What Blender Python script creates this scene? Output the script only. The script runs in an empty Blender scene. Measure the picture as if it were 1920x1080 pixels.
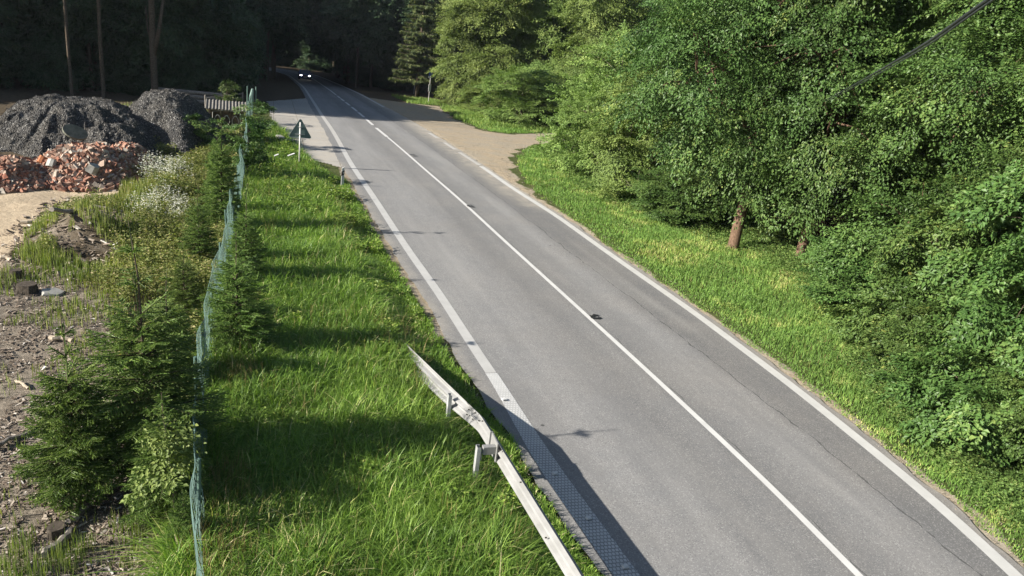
import bpy, math, random
import numpy as np
from mathutils import Matrix, Vector
R_ = math.radians
col = bpy.context.scene.collection
sc = bpy.context.scene

# ---------------------------------------------------------------- camera
CH = 6.777; F = 1400.0; PITCH, ROLL, YAW = 0.3297, 0.1281, 0.3314
fw = np.array([math.sin(YAW)*math.cos(PITCH), math.cos(YAW)*math.cos(PITCH), -math.sin(PITCH)])
r0 = np.cross(fw, [0, 0, 1]); r0 /= np.linalg.norm(r0); u0 = np.cross(r0, fw)
rt = r0*math.cos(ROLL)+u0*math.sin(ROLL); up = -r0*math.sin(ROLL)+u0*math.cos(ROLL)
cd = bpy.data.cameras.new('camera'); cam = bpy.data.objects.new('camera', cd); col.objects.link(cam)
cd.sensor_width = 36; cd.lens = F/1920*36; cd.clip_start = .05; cd.clip_end = 2000
cam.matrix_world = Matrix(((rt[0], up[0], -fw[0], 0), (rt[1], up[1], -fw[1], 0), (rt[2], up[2], -fw[2], CH), (0, 0, 0, 1)))
sc.camera = cam
# ---------------------------------------------------------------- light
SUN_AZ, SUN_EL = 265.5, 25.5      # where the sun stands
w = bpy.data.worlds.new('World'); sc.world = w; w.use_nodes = True
nt = w.node_tree; nt.nodes.clear()
sky = nt.nodes.new('ShaderNodeTexSky'); sky.sky_type = 'NISHITA'; sky.sun_disc = False
sky.sun_elevation = R_(SUN_EL); sky.sun_rotation = R_(SUN_AZ); sky.air_density = 1.0; sky.dust_density = 1.0
bg = nt.nodes.new('ShaderNodeBackground'); bg.inputs[1].default_value = 0.055
wo = nt.nodes.new('ShaderNodeOutputWorld')
nt.links.new(sky.outputs[0], bg.inputs[0]); nt.links.new(bg.outputs[0], wo.inputs[0])
sd = bpy.data.lights.new('sun', 'SUN'); sd.energy = 4.8; sd.angle = R_(.5); sd.color = (1, .94, .84)
so = bpy.data.objects.new('sun', sd); col.objects.link(so)
a, e = R_(SUN_AZ), R_(SUN_EL)
so.rotation_euler = Vector((math.sin(a)*math.cos(e), math.cos(a)*math.cos(e), math.sin(e))).to_track_quat('Z', 'Y').to_euler()
so.location = (-30, 0, 30)
sc.view_settings.view_transform = 'Standard'; sc.view_settings.look = 'None'
sc.view_settings.exposure = 1.38; sc.view_settings.gamma = 1
sc.render.engine = 'CYCLES'
sc.cycles.max_bounces = 5; sc.cycles.transparent_max_bounces = 6

rng = np.random.default_rng(7); VEIL_DENSITY = .00015

# ---------------------------------------------------------------- helpers
def zt(Y):                                   # the road falls away beyond the junction
    Y = np.asarray(Y, float); return -0.055*(np.sqrt((Y-46)**2+36)+(Y-46))/2
def G(px, py):                               # photograph pixel -> point of the ground
    d = fw+(px-960)/F*rt+(540-py)/F*up
    lo, hi = 1., 700.
    for _ in range(50):
        m = (lo+hi)/2
        if CH+d[2]*m > float(zt(d[1]*m)): lo = m
        else: hi = m
    p = d*lo; return np.array([p[0], p[1], float(zt(p[1]))])
def pix(X, Y, Z):
    q = np.stack([X, Y, Z-CH], -1); z = q@fw
    z = np.where(z > .3, z, .3)
    return 960+F*(q@rt)/z, 540-F*(q@up)/z
def smooth(a, b, x): t = np.clip((x-a)/(b-a), 0, 1); return t*t*(3-2*t)
def inpoly(x, y, P):
    P = np.array(P, float); n = len(P); r = np.zeros(np.shape(x), bool)
    j = n-1
    for i in range(n):
        xi, yi = P[i]; xj, yj = P[j]
        c = ((yi > y) != (yj > y)) & (x < (xj-xi)*(y-yi)/(yj-yi+1e-12)+xi)
        r ^= c; j = i
    return r
def vnoise(x, y, s=1., seed=0):              # smooth value noise
    x = np.asarray(x)/s; y = np.asarray(y)/s
    xi = np.floor(x).astype(int); yi = np.floor(y).astype(int); fx = x-xi; fy = y-yi
    fx = fx*fx*(3-2*fx); fy = fy*fy*(3-2*fy)
    def h(a, b):
        n = (a*374761393+b*668265263+seed*144665) & 0x7fffffff
        n = ((n ^ (n >> 13))*1274126177) & 0x7fffffff
        return ((n ^ (n >> 16)) & 0xffff)/65535.
    return (h(xi, yi)*(1-fx)+h(xi+1, yi)*fx)*(1-fy)+(h(xi, yi+1)*(1-fx)+h(xi+1, yi+1)*fx)*fy
def fbm(x, y, s, seed=0): return (vnoise(x, y, s, seed)*.5+vnoise(x, y, s/2.1, seed+1)*.3+vnoise(x, y, s/4.3, seed+2)*.2)

def make_mesh(name, V, Fs, smooth_=False, attrs=None, uv=None):
    V = np.asarray(V, np.float32); me = bpy.data.meshes.new(name)
    if not isinstance(Fs, list): Fs = [Fs]
    Fs = [np.asarray(f, np.int32) for f in Fs if len(f)]
    me.vertices.add(len(V)); me.vertices.foreach_set('co', V.ravel())
    tot = np.concatenate([np.full(len(f), f.shape[1], np.int32) for f in Fs])
    idx = np.concatenate([f.ravel() for f in Fs])
    st = np.concatenate([[0], np.cumsum(tot)[:-1]]).astype(np.int32)
    me.loops.add(len(idx)); me.loops.foreach_set('vertex_index', idx)
    me.polygons.add(len(tot)); me.polygons.foreach_set('loop_start', st)
    me.polygons.foreach_set('use_smooth', np.full(len(tot), smooth_, bool))
    if uv is not None:
        l = me.uv_layers.new(name='UVMap'); l.data.foreach_set('uv', np.asarray(uv, np.float32)[idx].ravel())
    for k, v in (attrs or {}).items():
        at = me.attributes.new(k, 'FLOAT', 'POINT'); at.data.foreach_set('value', np.asarray(v, np.float32))
    me.update(calc_edges=True); return me
def link(name, me, mat=None, parent=None, loc=None):
    o = bpy.data.objects.new(name, me); col.objects.link(o)
    if mat is not None and not me.materials: me.materials.append(mat)
    if parent is not None: o.parent = parent
    if loc is not None: o.location = loc
    return o
def obj(name, V, Fs, mat, parent=None, **k): return link(name, make_mesh(name, V, Fs, **k), mat, parent)
def tag(o, label=None, cat=None, group=None, kind=None):
    if label: o['label'] = label
    if cat: o['category'] = cat
    if group: o['group'] = group
    if kind: o['kind'] = kind
    return o
def empty(name, loc, rz=0, sc_=1, label=None, cat=None, group=None):
    o = bpy.data.objects.new(name, None); col.objects.link(o); o.location = loc
    o.rotation_euler = (0, 0, rz); o.scale = (sc_,)*3 if np.isscalar(sc_) else sc_
    o.empty_display_size = .2
    return tag(o, label, cat, group)
def copy_tree(root, loc, rz=0, sc_=1, label=None, group=None, rx=0, ry=0):
    r = root.copy(); col.objects.link(r); r.location = loc; r.rotation_euler = (rx, ry, rz)
    r.scale = (sc_,)*3 if np.isscalar(sc_) else sc_
    if label: r['label'] = label
    if group: r['group'] = group
    for ch in root.children:
        c = ch.copy(); col.objects.link(c); c.parent = r
        for g2 in ch.children:
            d = g2.copy(); col.objects.link(d); d.parent = c
    return r
class MB:                                    # collects boxes, tubes and sheets of ONE part
    def __init__(s): s.V = []; s.F = {}; s.n = 0
    def add(s, V, F_):
        V = np.asarray(V, float).reshape(-1, 3)
        for f in F_: s.F.setdefault(len(f), []).append([i+s.n for i in f])
        s.V.append(V); s.n += len(V); return s
    def box(s, c, d, M=None, taper=1.0):
        c = np.array(c, float); h = np.array(d, float)/2
        v = np.array([[x, y, z] for z in (-1, 1) for y in (-1, 1) for x in (-1, 1)], float)
        v[4:, :2] *= taper; v = v*h
        if M is not None: v = v@np.array(M).T
        return s.add(v+c, [(0, 2, 3, 1), (4, 5, 7, 6), (0, 1, 5, 4), (2, 6, 7, 3), (0, 4, 6, 2), (1, 3, 7, 5)])
    def tube(s, P, r, n=8, cap=True):
        P = np.array(P, float); r = np.broadcast_to(r, len(P)); rings = []
        for i, p in enumerate(P):
            t = P[min(i+1, len(P)-1)]-P[max(i-1, 0)]; t /= np.linalg.norm(t)+1e-9
            a_ = np.cross(t, [0, 0, 1] if abs(t[2]) < .9 else [1, 0, 0]); a_ /= np.linalg.norm(a_); b_ = np.cross(t, a_)
            th = np.arange(n)*2*math.pi/n
            rings.append(p+r[i]*(np.cos(th)[:, None]*a_+np.sin(th)[:, None]*b_))
        V = np.concatenate(rings); Fq = []
        for i in range(len(P)-1):
            for k in range(n):
                k2 = (k+1) % n; Fq.append((i*n+k, i*n+k2, (i+1)*n+k2, (i+1)*n+k))
        if cap: Fq += [tuple(range(n))[::-1], tuple((len(P)-1)*n+k for k in range(n))]
        return s.add(V, Fq)
    def build(s, name, mat, parent=None, smooth_=False):
        me = make_mesh(name, np.concatenate(s.V), [np.array(f) for f in s.F.values()], smooth_=smooth_)
        return link(name, me, mat, parent)

# ---------------------------------------------------------------- materials
def mat_new(name):
    m = bpy.data.materials.new(name); m.use_nodes = True; n = m.node_tree; n.nodes.clear()
    o = n.nodes.new('ShaderNodeOutputMaterial'); return m, n, o
class NT:
    def __init__(s, n): s.n = n
    def node(s, t, **k):
        x = s.n.nodes.new(t)
        for a_, b_ in k.items(): setattr(x, a_, b_)
        return x
    def L(s, a_, b_): s.n.links.new(a_, b_)
    def set(s, inp, v):
        if hasattr(v, 'links') or hasattr(v, 'is_linked'): s.L(v, inp)
        else: inp.default_value = (tuple(v)+(1,) if isinstance(v, tuple) and len(v) == 3 and inp.type == 'RGBA' else v)
    def attr(s, name): return s.node('ShaderNodeAttribute', attribute_name=name).outputs['Fac']
    def math(s, op, a_, b_=0., c_=None):
        x = s.node('ShaderNodeMath', operation=op); s.set(x.inputs[0], a_); s.set(x.inputs[1], b_)
        if c_ is not None: s.set(x.inputs[2], c_)
        return x.outputs[0]
    def noise(s, scale, detail=4, rough=.55, vec=None, dist=0):
        x = s.node('ShaderNodeTexNoise'); x.inputs['Scale'].default_value = scale; x.inputs['Detail'].default_value = detail
        x.inputs['Roughness'].default_value = rough; x.inputs['Distortion'].default_value = dist
        s.L(vec if vec is not None else s.pos(), x.inputs['Vector']); return x.outputs['Fac']
    def pos(s):
        if not hasattr(s, '_p'): s._p = s.node('ShaderNodeNewGeometry').outputs['Position']
        return s._p
    def objc(s):
        if not hasattr(s, '_o'): s._o = s.node('ShaderNodeTexCoord').outputs['Object']
        return s._o
    def ramp(s, fac, *st):
        x = s.node('ShaderNodeValToRGB'); el = x.color_ramp.elements
        while len(el) < len(st): el.new(.5)
        for e_, (p, c) in zip(el, st):
            e_.position = p; e_.color = tuple(c)+(1,) if not np.isscalar(c) else (c, c, c, 1)
        s.L(fac, x.inputs[0]); return x.outputs[0]
    def mix(s, f, a_, b_, blend='MIX'):
        x = s.node('ShaderNodeMix', data_type='RGBA', blend_type=blend); s.set(x.inputs[0], f); s.set(x.inputs[6], a_); s.set(x.inputs[7], b_)
        return x.outputs[2]
    def range(s, v, a_, b_, c_=0., d_=1.):
        x = s.node('ShaderNodeMapRange'); s.set(x.inputs[0], v)
        for i, q in enumerate((a_, b_, c_, d_)): x.inputs[i+1].default_value = q
        return x.outputs[0]
    def bump(s, h, st=.5, d=.02):
        x = s.node('ShaderNodeBump'); x.inputs['Strength'].default_value = st; x.inputs['Distance'].default_value = d
        s.L(h, x.inputs['Height']); return x.outputs[0]
    def pbsdf(s, out, colr, rough=.8, spec=.3, metal=0, bump=None):
        b = s.node('ShaderNodeBsdfPrincipled'); s.set(b.inputs['Base Color'], colr); s.set(b.inputs['Roughness'], rough)
        b.inputs['Specular IOR Level'].default_value = spec; b.inputs['Metallic'].default_value = metal
        if bump is not None: s.L(bump, b.inputs['Normal'])
        if out is not None: s.L(b.outputs[0], out.inputs[0])
        return b
def simple(name, c, rough=.7, spec=.3, metal=0, var=.25, scale=8., c2=None, bump=.15):
    m, n, o = mat_new(name); t = NT(n)
    nz = t.noise(scale, 5, .6, vec=t.objc())
    c2 = c2 or tuple(x*(1-var) for x in c)
    cc = t.mix(t.range(nz, .35, .65), c, c2)
    t.pbsdf(o, cc, rough, spec, metal, t.bump(nz, bump, .01)); return m
def leaf_mat(name, stops, trans=.3, rough=.5, patch=0.35):
    m, n, o = mat_new(name); t = NT(n)
    c = t.ramp(t.attr('rnd'), *stops)
    oi = t.node('ShaderNodeObjectInfo').outputs['Random']
    nz = t.noise(patch, 2)
    hs = t.node('ShaderNodeHueSaturation'); t.L(c, hs.inputs['Color'])
    t.L(t.range(t.math('ADD', nz, t.math('MULTIPLY', oi, .35)), .35, 1.0, .75, 1.3), hs.inputs['Value'])
    t.L(t.range(oi, 0, 1, .485, .51), hs.inputs['Hue'])
    b = t.pbsdf(None, hs.outputs[0], rough+.06, .22)
    tr = t.node('ShaderNodeBsdfTranslucent')
    tc = t.mix(1.0, hs.outputs[0], (1.0, 1.15, .45), 'MULTIPLY'); t.L(tc, tr.inputs[0])
    mx = t.node('ShaderNodeMixShader'); mx.inputs[0].default_value = trans
    t.L(b.outputs[0], mx.inputs[1]); t.L(tr.outputs[0], mx.inputs[2]); t.L(mx.outputs[0], o.inputs[0]); return m

M = {}
M['leaf'] = leaf_mat('broad leaf', [(0, (.034, .07, .019)), (.5, (.068, .125, .030)), (.85, (.125, .185, .05)), (1, (.22, .24, .06))], .13, .4)
M['leaf_b'] = leaf_mat('darker leaf', [(0, (.035, .07, .02)), (.5, (.06, .12, .03)), (.8, (.10, .165, .045)), (.97, (.16, .2, .05)), (1, (.3, .26, .07))], .13, .4)
M['leaf_pale'] = leaf_mat('pale leaf', [(0, (.085, .14, .04)), (.6, (.175, .25, .065)), (.95, (.27, .33, .10)), (1, (.36, .34, .12))], .22)
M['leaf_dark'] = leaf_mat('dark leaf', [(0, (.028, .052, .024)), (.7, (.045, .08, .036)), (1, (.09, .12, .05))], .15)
M['needle'] = leaf_mat('spruce needle', [(0, (.06, .11, .03)), (.5, (.16, .25, .06)), (1, (.34, .42, .12))], .15, .45, 1.2)
M['needle_old'] = leaf_mat('old spruce needle', [(0, (.045, .07, .025)), (.7, (.11, .14, .045)), (1, (.2, .22, .08))], .15, .5)
M['grass'] = leaf_mat('grass blade', [(0, (.07, .13, .028)), (.45, (.15, .245, .042)), (.8, (.26, .36, .075)), (.94, (.40, .41, .14)), (1, (.54, .47, .28))], .35, .38, .6)
M['grass2'] = leaf_mat('verge grass', [(0, (.10, .175, .042)), (.5, (.175, .28, .06)), (.78, (.32, .38, .10)), (1, (.52, .45, .21))], .3, .5, .5)
M['weed'] = leaf_mat('dry weed', [(0, (.085, .12, .035)), (.4, (.16, .20, .055)), (.75, (.28, .28, .10)), (1, (.44, .37, .2))], .3, .6, .5)
M['herb'] = leaf_mat('herb leaf', [(0, (.06, .11, .03)), (.6, (.13, .2, .05)), (1, (.24, .28, .09))], .25, .5)
M['straw'] = leaf_mat('brown straw', [(0, (.12, .10, .04)), (.5, (.25, .17, .08)), (1, (.4, .3, .15))], .25, .6, .5)
M['flower'] = leaf_mat('white flower', [(0, (.5, .5, .42)), (1, (.75, .75, .68))], .2, .6)
M['bark'] = simple('bark', (.12, .095, .07), .9, .1, var=.55, scale=14, bump=.8)
M['bark_pale'] = simple('pale bark', (.2, .17, .13), .9, .1, var=.5, scale=10, bump=.8)
M['bark_red'] = simple('reddish bark', (.17, .11, .075), .9, .1, var=.5, scale=14, bump=.8)
M['galv'] = simple('galvanised steel', (.27, .27, .27), .6, .3, .05, var=.25, scale=2.5, c2=(.21, .21, .205), bump=.02)
M['post_galv'] = simple('dull galvanised steel', (.42, .43, .43), .6, .3, .3, var=.3, scale=7)
M['bolt'] = simple('dark bolt', (.12, .11, .1), .6, .3, .6)
M['pole'] = simple('pale pole', (.62, .6, .58), .5, .3, .1, scale=5)
M['signback'] = simple('sign back', (.12, .17, .165), .6, .3, .1, var=.15, scale=4, bump=.02)
M['signrim'] = simple('sign rim', (.3, .34, .33), .5, .4, .3, scale=4, bump=.02)
M['white'] = simple('white plastic', (.55, .55, .54), .5, .3, scale=6, var=.15)
M['black'] = simple('black', (.02, .02, .02), .6, .3)
M['red'] = simple('red', (.5, .03, .02), .4, .4)
M['wire'] = simple('green coated wire', (.20, .31, .26), .5, .4, var=.3, scale=3)
M['postgreen'] = simple('green fence post', (.10, .17, .14), .6, .3)
M['wood'] = simple('grey wood', (.23, .17, .12), .85, .2, var=.5, scale=9)
M['wood_pale'] = simple('pale split wood', (.5, .42, .32), .85, .2, var=.4, scale=12)
M['oldwood'] = simple('weathered wood', (.28, .25, .22), .9, .1, var=.5, scale=12)
M['darkwood'] = simple('dark wood', (.09, .075, .06), .9, .1, var=.5, scale=14, bump=.8)
M['corr'] = simple('roof sheet', (.17, .16, .145), .8, .2, var=.4, scale=6)
M['concrete'] = simple('concrete', (.36, .35, .32), .9, .2, var=.3, scale=8)
M['iron'] = simple('pale wrought iron', (.5, .48, .42), .6, .3, .1)
M['cable'] = simple('black cable', (.03, .035, .035), .5, .3)
M['carpaint'] = simple('dark blue paint', (.03, .045, .16), .25, .6, .4, var=.05, scale=3, bump=0)
M['glass'] = simple('dark glass', (.02, .025, .03), .1, .6, bump=0)
M['tyre'] = simple('tyre', (.025, .025, .025), .9, .1)
M['blue'] = simple('blue plate', (.05, .1, .3), .5, .3)
def emit(name, c, s):
    m, n, o = mat_new(name); t = NT(n); x = t.node('ShaderNodeEmission'); x.inputs[0].default_value = c+(1,); x.inputs[1].default_value = s
    t.L(x.outputs[0], o.inputs[0]); return m
M['lamp'] = emit('lit headlight', (1, 1, .95), 7)

# asphalt ------------------------------------------------------
def asphalt(name, old=False):
    m, n, o = mat_new(name); t = NT(n)
    uv = t.node('ShaderNodeUVMap').outputs[0]; sep = t.node('ShaderNodeSeparateXYZ'); t.L(uv, sep.inputs[0]); u = sep.outputs[0]
    big = t.noise(.35, 4); mid = t.noise(2.5, 4)
    wob = t.math('ADD', u, t.range(t.noise(.7, 2), 0, 1, -.25, .25))
    # polished and dusty bands along the lanes
    band = t.ramp(t.range(wob, -5, 4), (0, .92), (.13, .90), (.25, 1.10), (.36, 1.05), (.45, .80), (.52, .92), (.565, .80), (.62, .92), (.70, 1.12), (.755, .96), (.79, .70), (.88, .74), (.95, .95), (1, .95))
    base = t.mix(t.range(mid, .3, .7), (.222, .218, .213), (.196, .195, .194))
    if old: base = t.mix(t.range(mid, .3, .7), (.33, .31, .285), (.27, .26, .245))
    else: base = t.mix(1., base, band, 'MULTIPLY')
    warm = t.range(big, .45, .7); base = t.mix(t.math('MULTIPLY', warm, .3), base, (.27, .25, .225))
    g1 = t.noise(90, 3, .7); base = t.mix(t.range(g1, .36, .6), t.mix(.22, base, (.05, .05, .05)), base)
    g2 = t.node('ShaderNodeTexVoronoi'); g2.inputs['Scale'].default_value = 65; t.L(t.pos(), g2.inputs['Vector'])
    c2 = t.node('ShaderNodeSeparateColor'); t.L(g2.outputs['Color'], c2.inputs[0])
    base = t.mix(t.math('MULTIPLY', t.math('GREATER_THAN', c2.outputs[0], .86), .3), base, (.48, .47, .45))
    base = t.mix(t.math('MULTIPLY', t.math('LESS_THAN', c2.outputs[1], .09), .4), base, (.05, .05, .055))
    if not old:      # seam crack along the right lane
        s = t.math('ADD', u, t.range(t.noise(1.3, 3), 0, 1, -.14, .14))
        cr = t.math('LESS_THAN', t.math('ABSOLUTE', t.math('SUBTRACT', s, 1.98)), t.range(t.noise(4, 3), .35, .7, .003, .03))
        base = t.mix(t.math('MULTIPLY', cr, .75), base, (.04, .04, .04))
        s2 = t.math('SUBTRACT', s, .13)
        cr2 = t.math('LESS_THAN', t.math('ABSOLUTE', s2), t.range(t.noise(1.1, 3), .45, .7, .0, .02))
        base = t.mix(t.math('MULTIPLY', cr2, .6), base, (.04, .04, .04))
    mp = t.node('ShaderNodeMapping'); t.L(uv, mp.inputs[0]); mp.inputs['Scale'].default_value = (1, .09, 1)
    base = t.mix(t.range(t.noise(1.6, 5, .6, vec=mp.outputs[0]), .42, .66, 0, .32), base, (.12, .12, .122))
    base = t.mix(t.range(t.noise(.9, 3, .5, vec=mp.outputs[0]), .55, .7, 0, .25), base, (.34, .33, .31))
    sp = t.node('ShaderNodeTexVoronoi'); sp.inputs['Scale'].default_value = .55; t.L(t.pos(), sp.inputs['Vector'])
    base = t.mix(t.math('MULTIPLY', t.math('LESS_THAN', sp.outputs['Distance'], .028), .75), base, (.03, .03, .03))
    # dusting from the dirt track
    d = t.attr('dust'); dn = t.math('MULTIPLY', d, t.range(t.noise(1.6, 6, .7), .3, .62, .1, 1.))
    base = t.mix(dn, base, (.36, .325, .27))
    t.pbsdf(o, base, .85, .25, 0, t.bump(g1, .35, .006)); return m
M['asphalt'] = asphalt('asphalt'); M['asphalt_old'] = asphalt('old pale asphalt', True)
RUMBLE_Y = 13.9
def paint(name, wear, tone=(.56, .555, .54), rumble=False):
    m, n, o = mat_new(name); t = NT(n)
    uv = t.node('ShaderNodeUVMap').outputs[0]; sep = t.node('ShaderNodeSeparateXYZ'); t.L(uv, sep.inputs[0])
    w_ = t.math('ADD', t.noise(35, 5, .75), t.math('MULTIPLY', t.noise(1.2, 3), .35))
    k = t.range(w_, wear, wear+.16)
    c = t.mix(t.range(t.noise(3, 4), .3, .7), tone, tuple(x*.86 for x in tone))
    c = t.mix(k, (.3, .29, .27), c); nrm = None
    if rumble:
        mp = t.node('ShaderNodeMapping'); t.L(uv, mp.inputs[0]); mp.inputs['Scale'].default_value = (17.5, 13.5, 1)
        br = t.node('ShaderNodeTexBrick'); t.L(mp.outputs[0], br.inputs['Vector']); br.offset = .5
        br.inputs['Color1'].default_value = br.inputs['Color2'].default_value = (1, 1, 1, 1); br.inputs['Mortar'].default_value = (0, 0, 0, 1)
        br.inputs['Scale'].default_value = 1; br.inputs['Brick Width'].default_value = 1; br.inputs['Row Height'].default_value = 1
        br.inputs['Mortar Size'].default_value = .15; br.inputs['Mortar Smooth'].default_value = .2
        fade = t.range(sep.outputs[1], RUMBLE_Y, RUMBLE_Y-3.5, 0., 1.); c = t.mix(t.math('MULTIPLY', t.math('MULTIPLY', br.outputs['Fac'], fade), t.range(t.noise(5, 4), .3, .6, .75, 1.)), c, (.22, .22, .22)); nrm = t.bump(br.outputs['Color'], .8, .02)
    t.pbsdf(o, c, .6, .3, 0, nrm); return m
M['paint'] = paint('white road paint', .22); M['paint_left'] = paint('dull road paint', .3, (.43, .425, .41)); M['paint_right'] = paint('edge road paint', .26, (.50, .495, .475)); M['paint_worn'] = paint('worn road paint', .42, (.42, .405, .38))
M['paint_grey'] = paint('greyed road paint', .34, (.44, .43, .41)); M['paint_rumble'] = paint('profiled road paint', .2, (.52, .52, .51), True)

# ground -------------------------------------------------------
def ground_mat():
    m, n, o = mat_new('ground'); t = NT(n)
    n1 = t.noise(.8, 6, .65); n2 = t.noise(6, 6, .7); n3 = t.noise(45, 4, .7)
    soil = t.mix(t.range(n2, .35, .65), (.055, .042, .028), (.10, .078, .05))
    turf = t.mix(t.range(n2, .35, .65), (.045, .06, .018), (.09, .10, .035))
    sand = t.mix(t.range(n2, .35, .65), (.50, .41, .29), (.38, .30, .21)); sand = t.mix(t.range(n3, .5, .7), sand, (.3, .23, .16))
    chips = t.mix(t.range(n2, .38, .62), (.25, .215, .17), (.13, .108, .083)); chips = t.mix(t.range(n3, .55, .68), chips, (.4, .34, .28))
    chips = t.mix(t.range(t.noise(70, 3), .58, .7), chips, (.04, .035, .03))
    track = t.mix(t.range(n2, .35, .65), (.40, .325, .23), (.28, .23, .165)); track = t.mix(t.range(n1, .42, .58), track, (.31, .27, .21)); track = t.mix(t.range(t.noise(1.1, 5, .7, dist=1.5), .55, .68), track, (.22, .18, .13)); track = t.mix(t.range(t.noise(25, 4), .55, .7), track, (.22, .18, .13))
    def edge(a_): return t.range(t.math('ADD', t.attr(a_), t.range(n1, .2, .8, -.32, .32)), .4, .6)
    c = t.mix(edge('turf'), soil, turf); c = t.mix(edge('chips'), c, chips); c = t.mix(edge('track'), c, track); c = t.mix(edge('sand'), c, sand)
    h = t.math('ADD', n2, t.math('MULTIPLY', n3, .4))
    t.pbsdf(o, c, .95, .1, 0, t.bump(h, .9, .06)); return m
M['ground'] = ground_mat()

# ---------------------------------------------------------------- road lines in the world
Lp = [(657,307),(702,372),(755,455),(802,522),(835,565),(605,219),(590,195),(570,164),(855,604),(887,649),(918,695),(949,747),(1000,810),(1060,902),(1135,997),(1190,1077)]
Cp = [(1042.5,540),(1100,592.5),(1185,670),(1255,735),(1332,807),(1442.5,910),(1512,982),(1607,1077),(776,300),(865,377),(940,447),(1015,515),(729,260),(787,310),(704,240),(686,223),(672,211),(652,195),(635,182),(618.5,169),(602,158),(586,147)]
Rp = [(1235,541),(1310,592),(1385,650),(1435,687),(1490,727),(1552,777),(1595,815),(1665,867),(1765,952),(1840,1020),(1897,1075),(910,317),(965,357),(1040,402),(1115,457),(859,285),(827,264),(800,247),(676,177),(641,161),(610,148)]
def curve(px, tail):
    A = np.array([G(*q)[:2] for q in sorted(px, key=lambda q: -q[1])])
    A = A[np.argsort(A[:, 1])]
    first = A[0]+(A[0]-A[2])/np.linalg.norm(A[0]-A[2])*14
    A = np.vstack([[first], A, tail])
    def f(Y):
        r = 0; ks = np.linspace(-1, 1, 9); W = 0
        for k in ks:
            q = np.asarray(Y, float)+k*(1.2+np.clip(np.asarray(Y, float), 0, 150)*.07); wt = 1-abs(k)*.8
            r = r+wt*np.interp(q, A[:, 1], A[:, 0]); W += wt
        return r/W
    return f
Xl = curve(Lp, [(2.5, 138), (.8, 152), (-4, 166), (-14, 178), (-30, 186)])
Xc = curve(Cp, [(5.7, 141), (4.2, 155), (-.5, 170), (-11, 183), (-28, 192)])
Xr = curve(Rp, [(8.3, 145), (7.2, 159), (2.6, 174), (-8, 188), (-26, 198)])
YS = np.unique(np.concatenate([np.arange(-8, 60, .5), np.arange(60, 232, 2.)]))

def strip(name, fa, fb, ys, dz, mat, nu=2, dust=None, kind=None, parent=None):
    ys = np.asarray(ys, float); xa, xb = fa(ys), fb(ys); c = Xc(ys)
    V = []; UV = []
    for k in range(nu):
        s = k/(nu-1); x = xa*(1-s)+xb*s
        V.append(np.stack([x, ys, zt(ys)+dz], -1)); UV.append(np.stack([x-c, ys], -1))
    V = np.stack(V, 1).reshape(-1, 3); UV = np.stack(UV, 1).reshape(-1, 2)
    i = np.arange(len(ys)-1)[:, None]*nu+np.arange(nu-1)[None]; i = i.ravel()
    Fq = np.stack([i, i+1, i+nu+1, i+nu], -1)
    at = {'dust': dust(V[:, 0], V[:, 1]) if dust else np.zeros(len(V))}
    o = obj(name, V, Fq, mat, parent, uv=UV, attrs=at)
    if kind: tag(o, kind=kind)
    return o
TRACK = [(690,183),(760,193),(822,199),(850,222),(905,245),(960,252),(1045,250),(1200,246),(1200,262),(1045,268),(985,275),(962,292),(962,322),(985,352),(1030,392),(1000,385),(960,360),(900,318),(860,290),(800,252),(745,215)]
LAYBY = [(500,190),(600,186),(612,215),(655,300),(705,385),(700,392),(660,350),(640,338),(600,318),(560,292),(545,272),(536,262),(512,240),(503,210)]
def wpoly(P): return [tuple(G(*p)[:2]) for p in P]
TR_W = wpoly(TRACK)
def sdist(x, y, P):                          # rough distance to a polygon (negative inside)
    P = np.array(P); d = np.full(np.shape(x), 1e9)
    for i in range(len(P)):
        a_, b_ = P[i-1], P[i]; ab = b_-a_; t = np.clip(((x-a_[0])*ab[0]+(y-a_[1])*ab[1])/(ab@ab+1e-9), 0, 1)
        d = np.minimum(d, np.hypot(x-a_[0]-t*ab[0], y-a_[1]-t*ab[1]))
    return np.where(inpoly(x, y, P), -d, d)
def road_dust(x, y):
    d = sdist(x, y, TR_W); a_ = smooth(1.1, -.3, d)*smooth(20, 32, y)
    edge = smooth(.25, .0, Xr(y)+.55-x)*.0+smooth(Xr(y)+.05, Xr(y)+.3, x)*.55
    le = smooth(Xl(y)-.2, Xl(y)-.5, x)*.5*(y < 36)*smooth(8, 14, y)
    return np.clip(a_*.9+edge+le, 0, 1)
edge_l = lambda y: Xl(y)-.42-.10*vnoise(y, y*0, .8, 3)-.07*vnoise(y, y*0, .25, 4)
edge_r = lambda y: Xr(y)+.20+.10*vnoise(y, y*0, .9, 5)+.07*vnoise(y, y*0, .3, 6)
strip('road', edge_l, edge_r, np.unique(np.concatenate([np.arange(-8, 60, .12), np.arange(60, 185, 1.)])), .012, M['asphalt'], 22, road_dust, 'structure')
off = lambda f, d: (lambda y: f(y)+d)
def cl(y0, y1, st=.5): return np.linspace(y0, y1, max(2, int((y1-y0)/st)+1))
def Yc(px, py): return G(px, py)[1]
yd = Yc(728, 258)
strip('solid_centre_line', off(Xc, -.065), off(Xc, .065), cl(-8, yd), .016, M['paint'], kind='structure')
for (a_, b_, c_, d_) in ((724,257,704,240),(700,235,686,223),(683,220,672,211),(670,209,660,201),(656,198,648,192),(646,190,639,185),(638,184,632,180)):
    strip('centre_line_dash', off(Xc, -.1), off(Xc, .1), cl(Yc(a_, b_), Yc(c_, d_), 1), .016, M['paint'], kind='structure')
strip('far_centre_line', off(Xc, -.08), off(Xc, .08), cl(Yc(629, 178), 184, 1), .016, M['paint'], kind='structure')
yr0 = Yc(925, 700)
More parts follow.
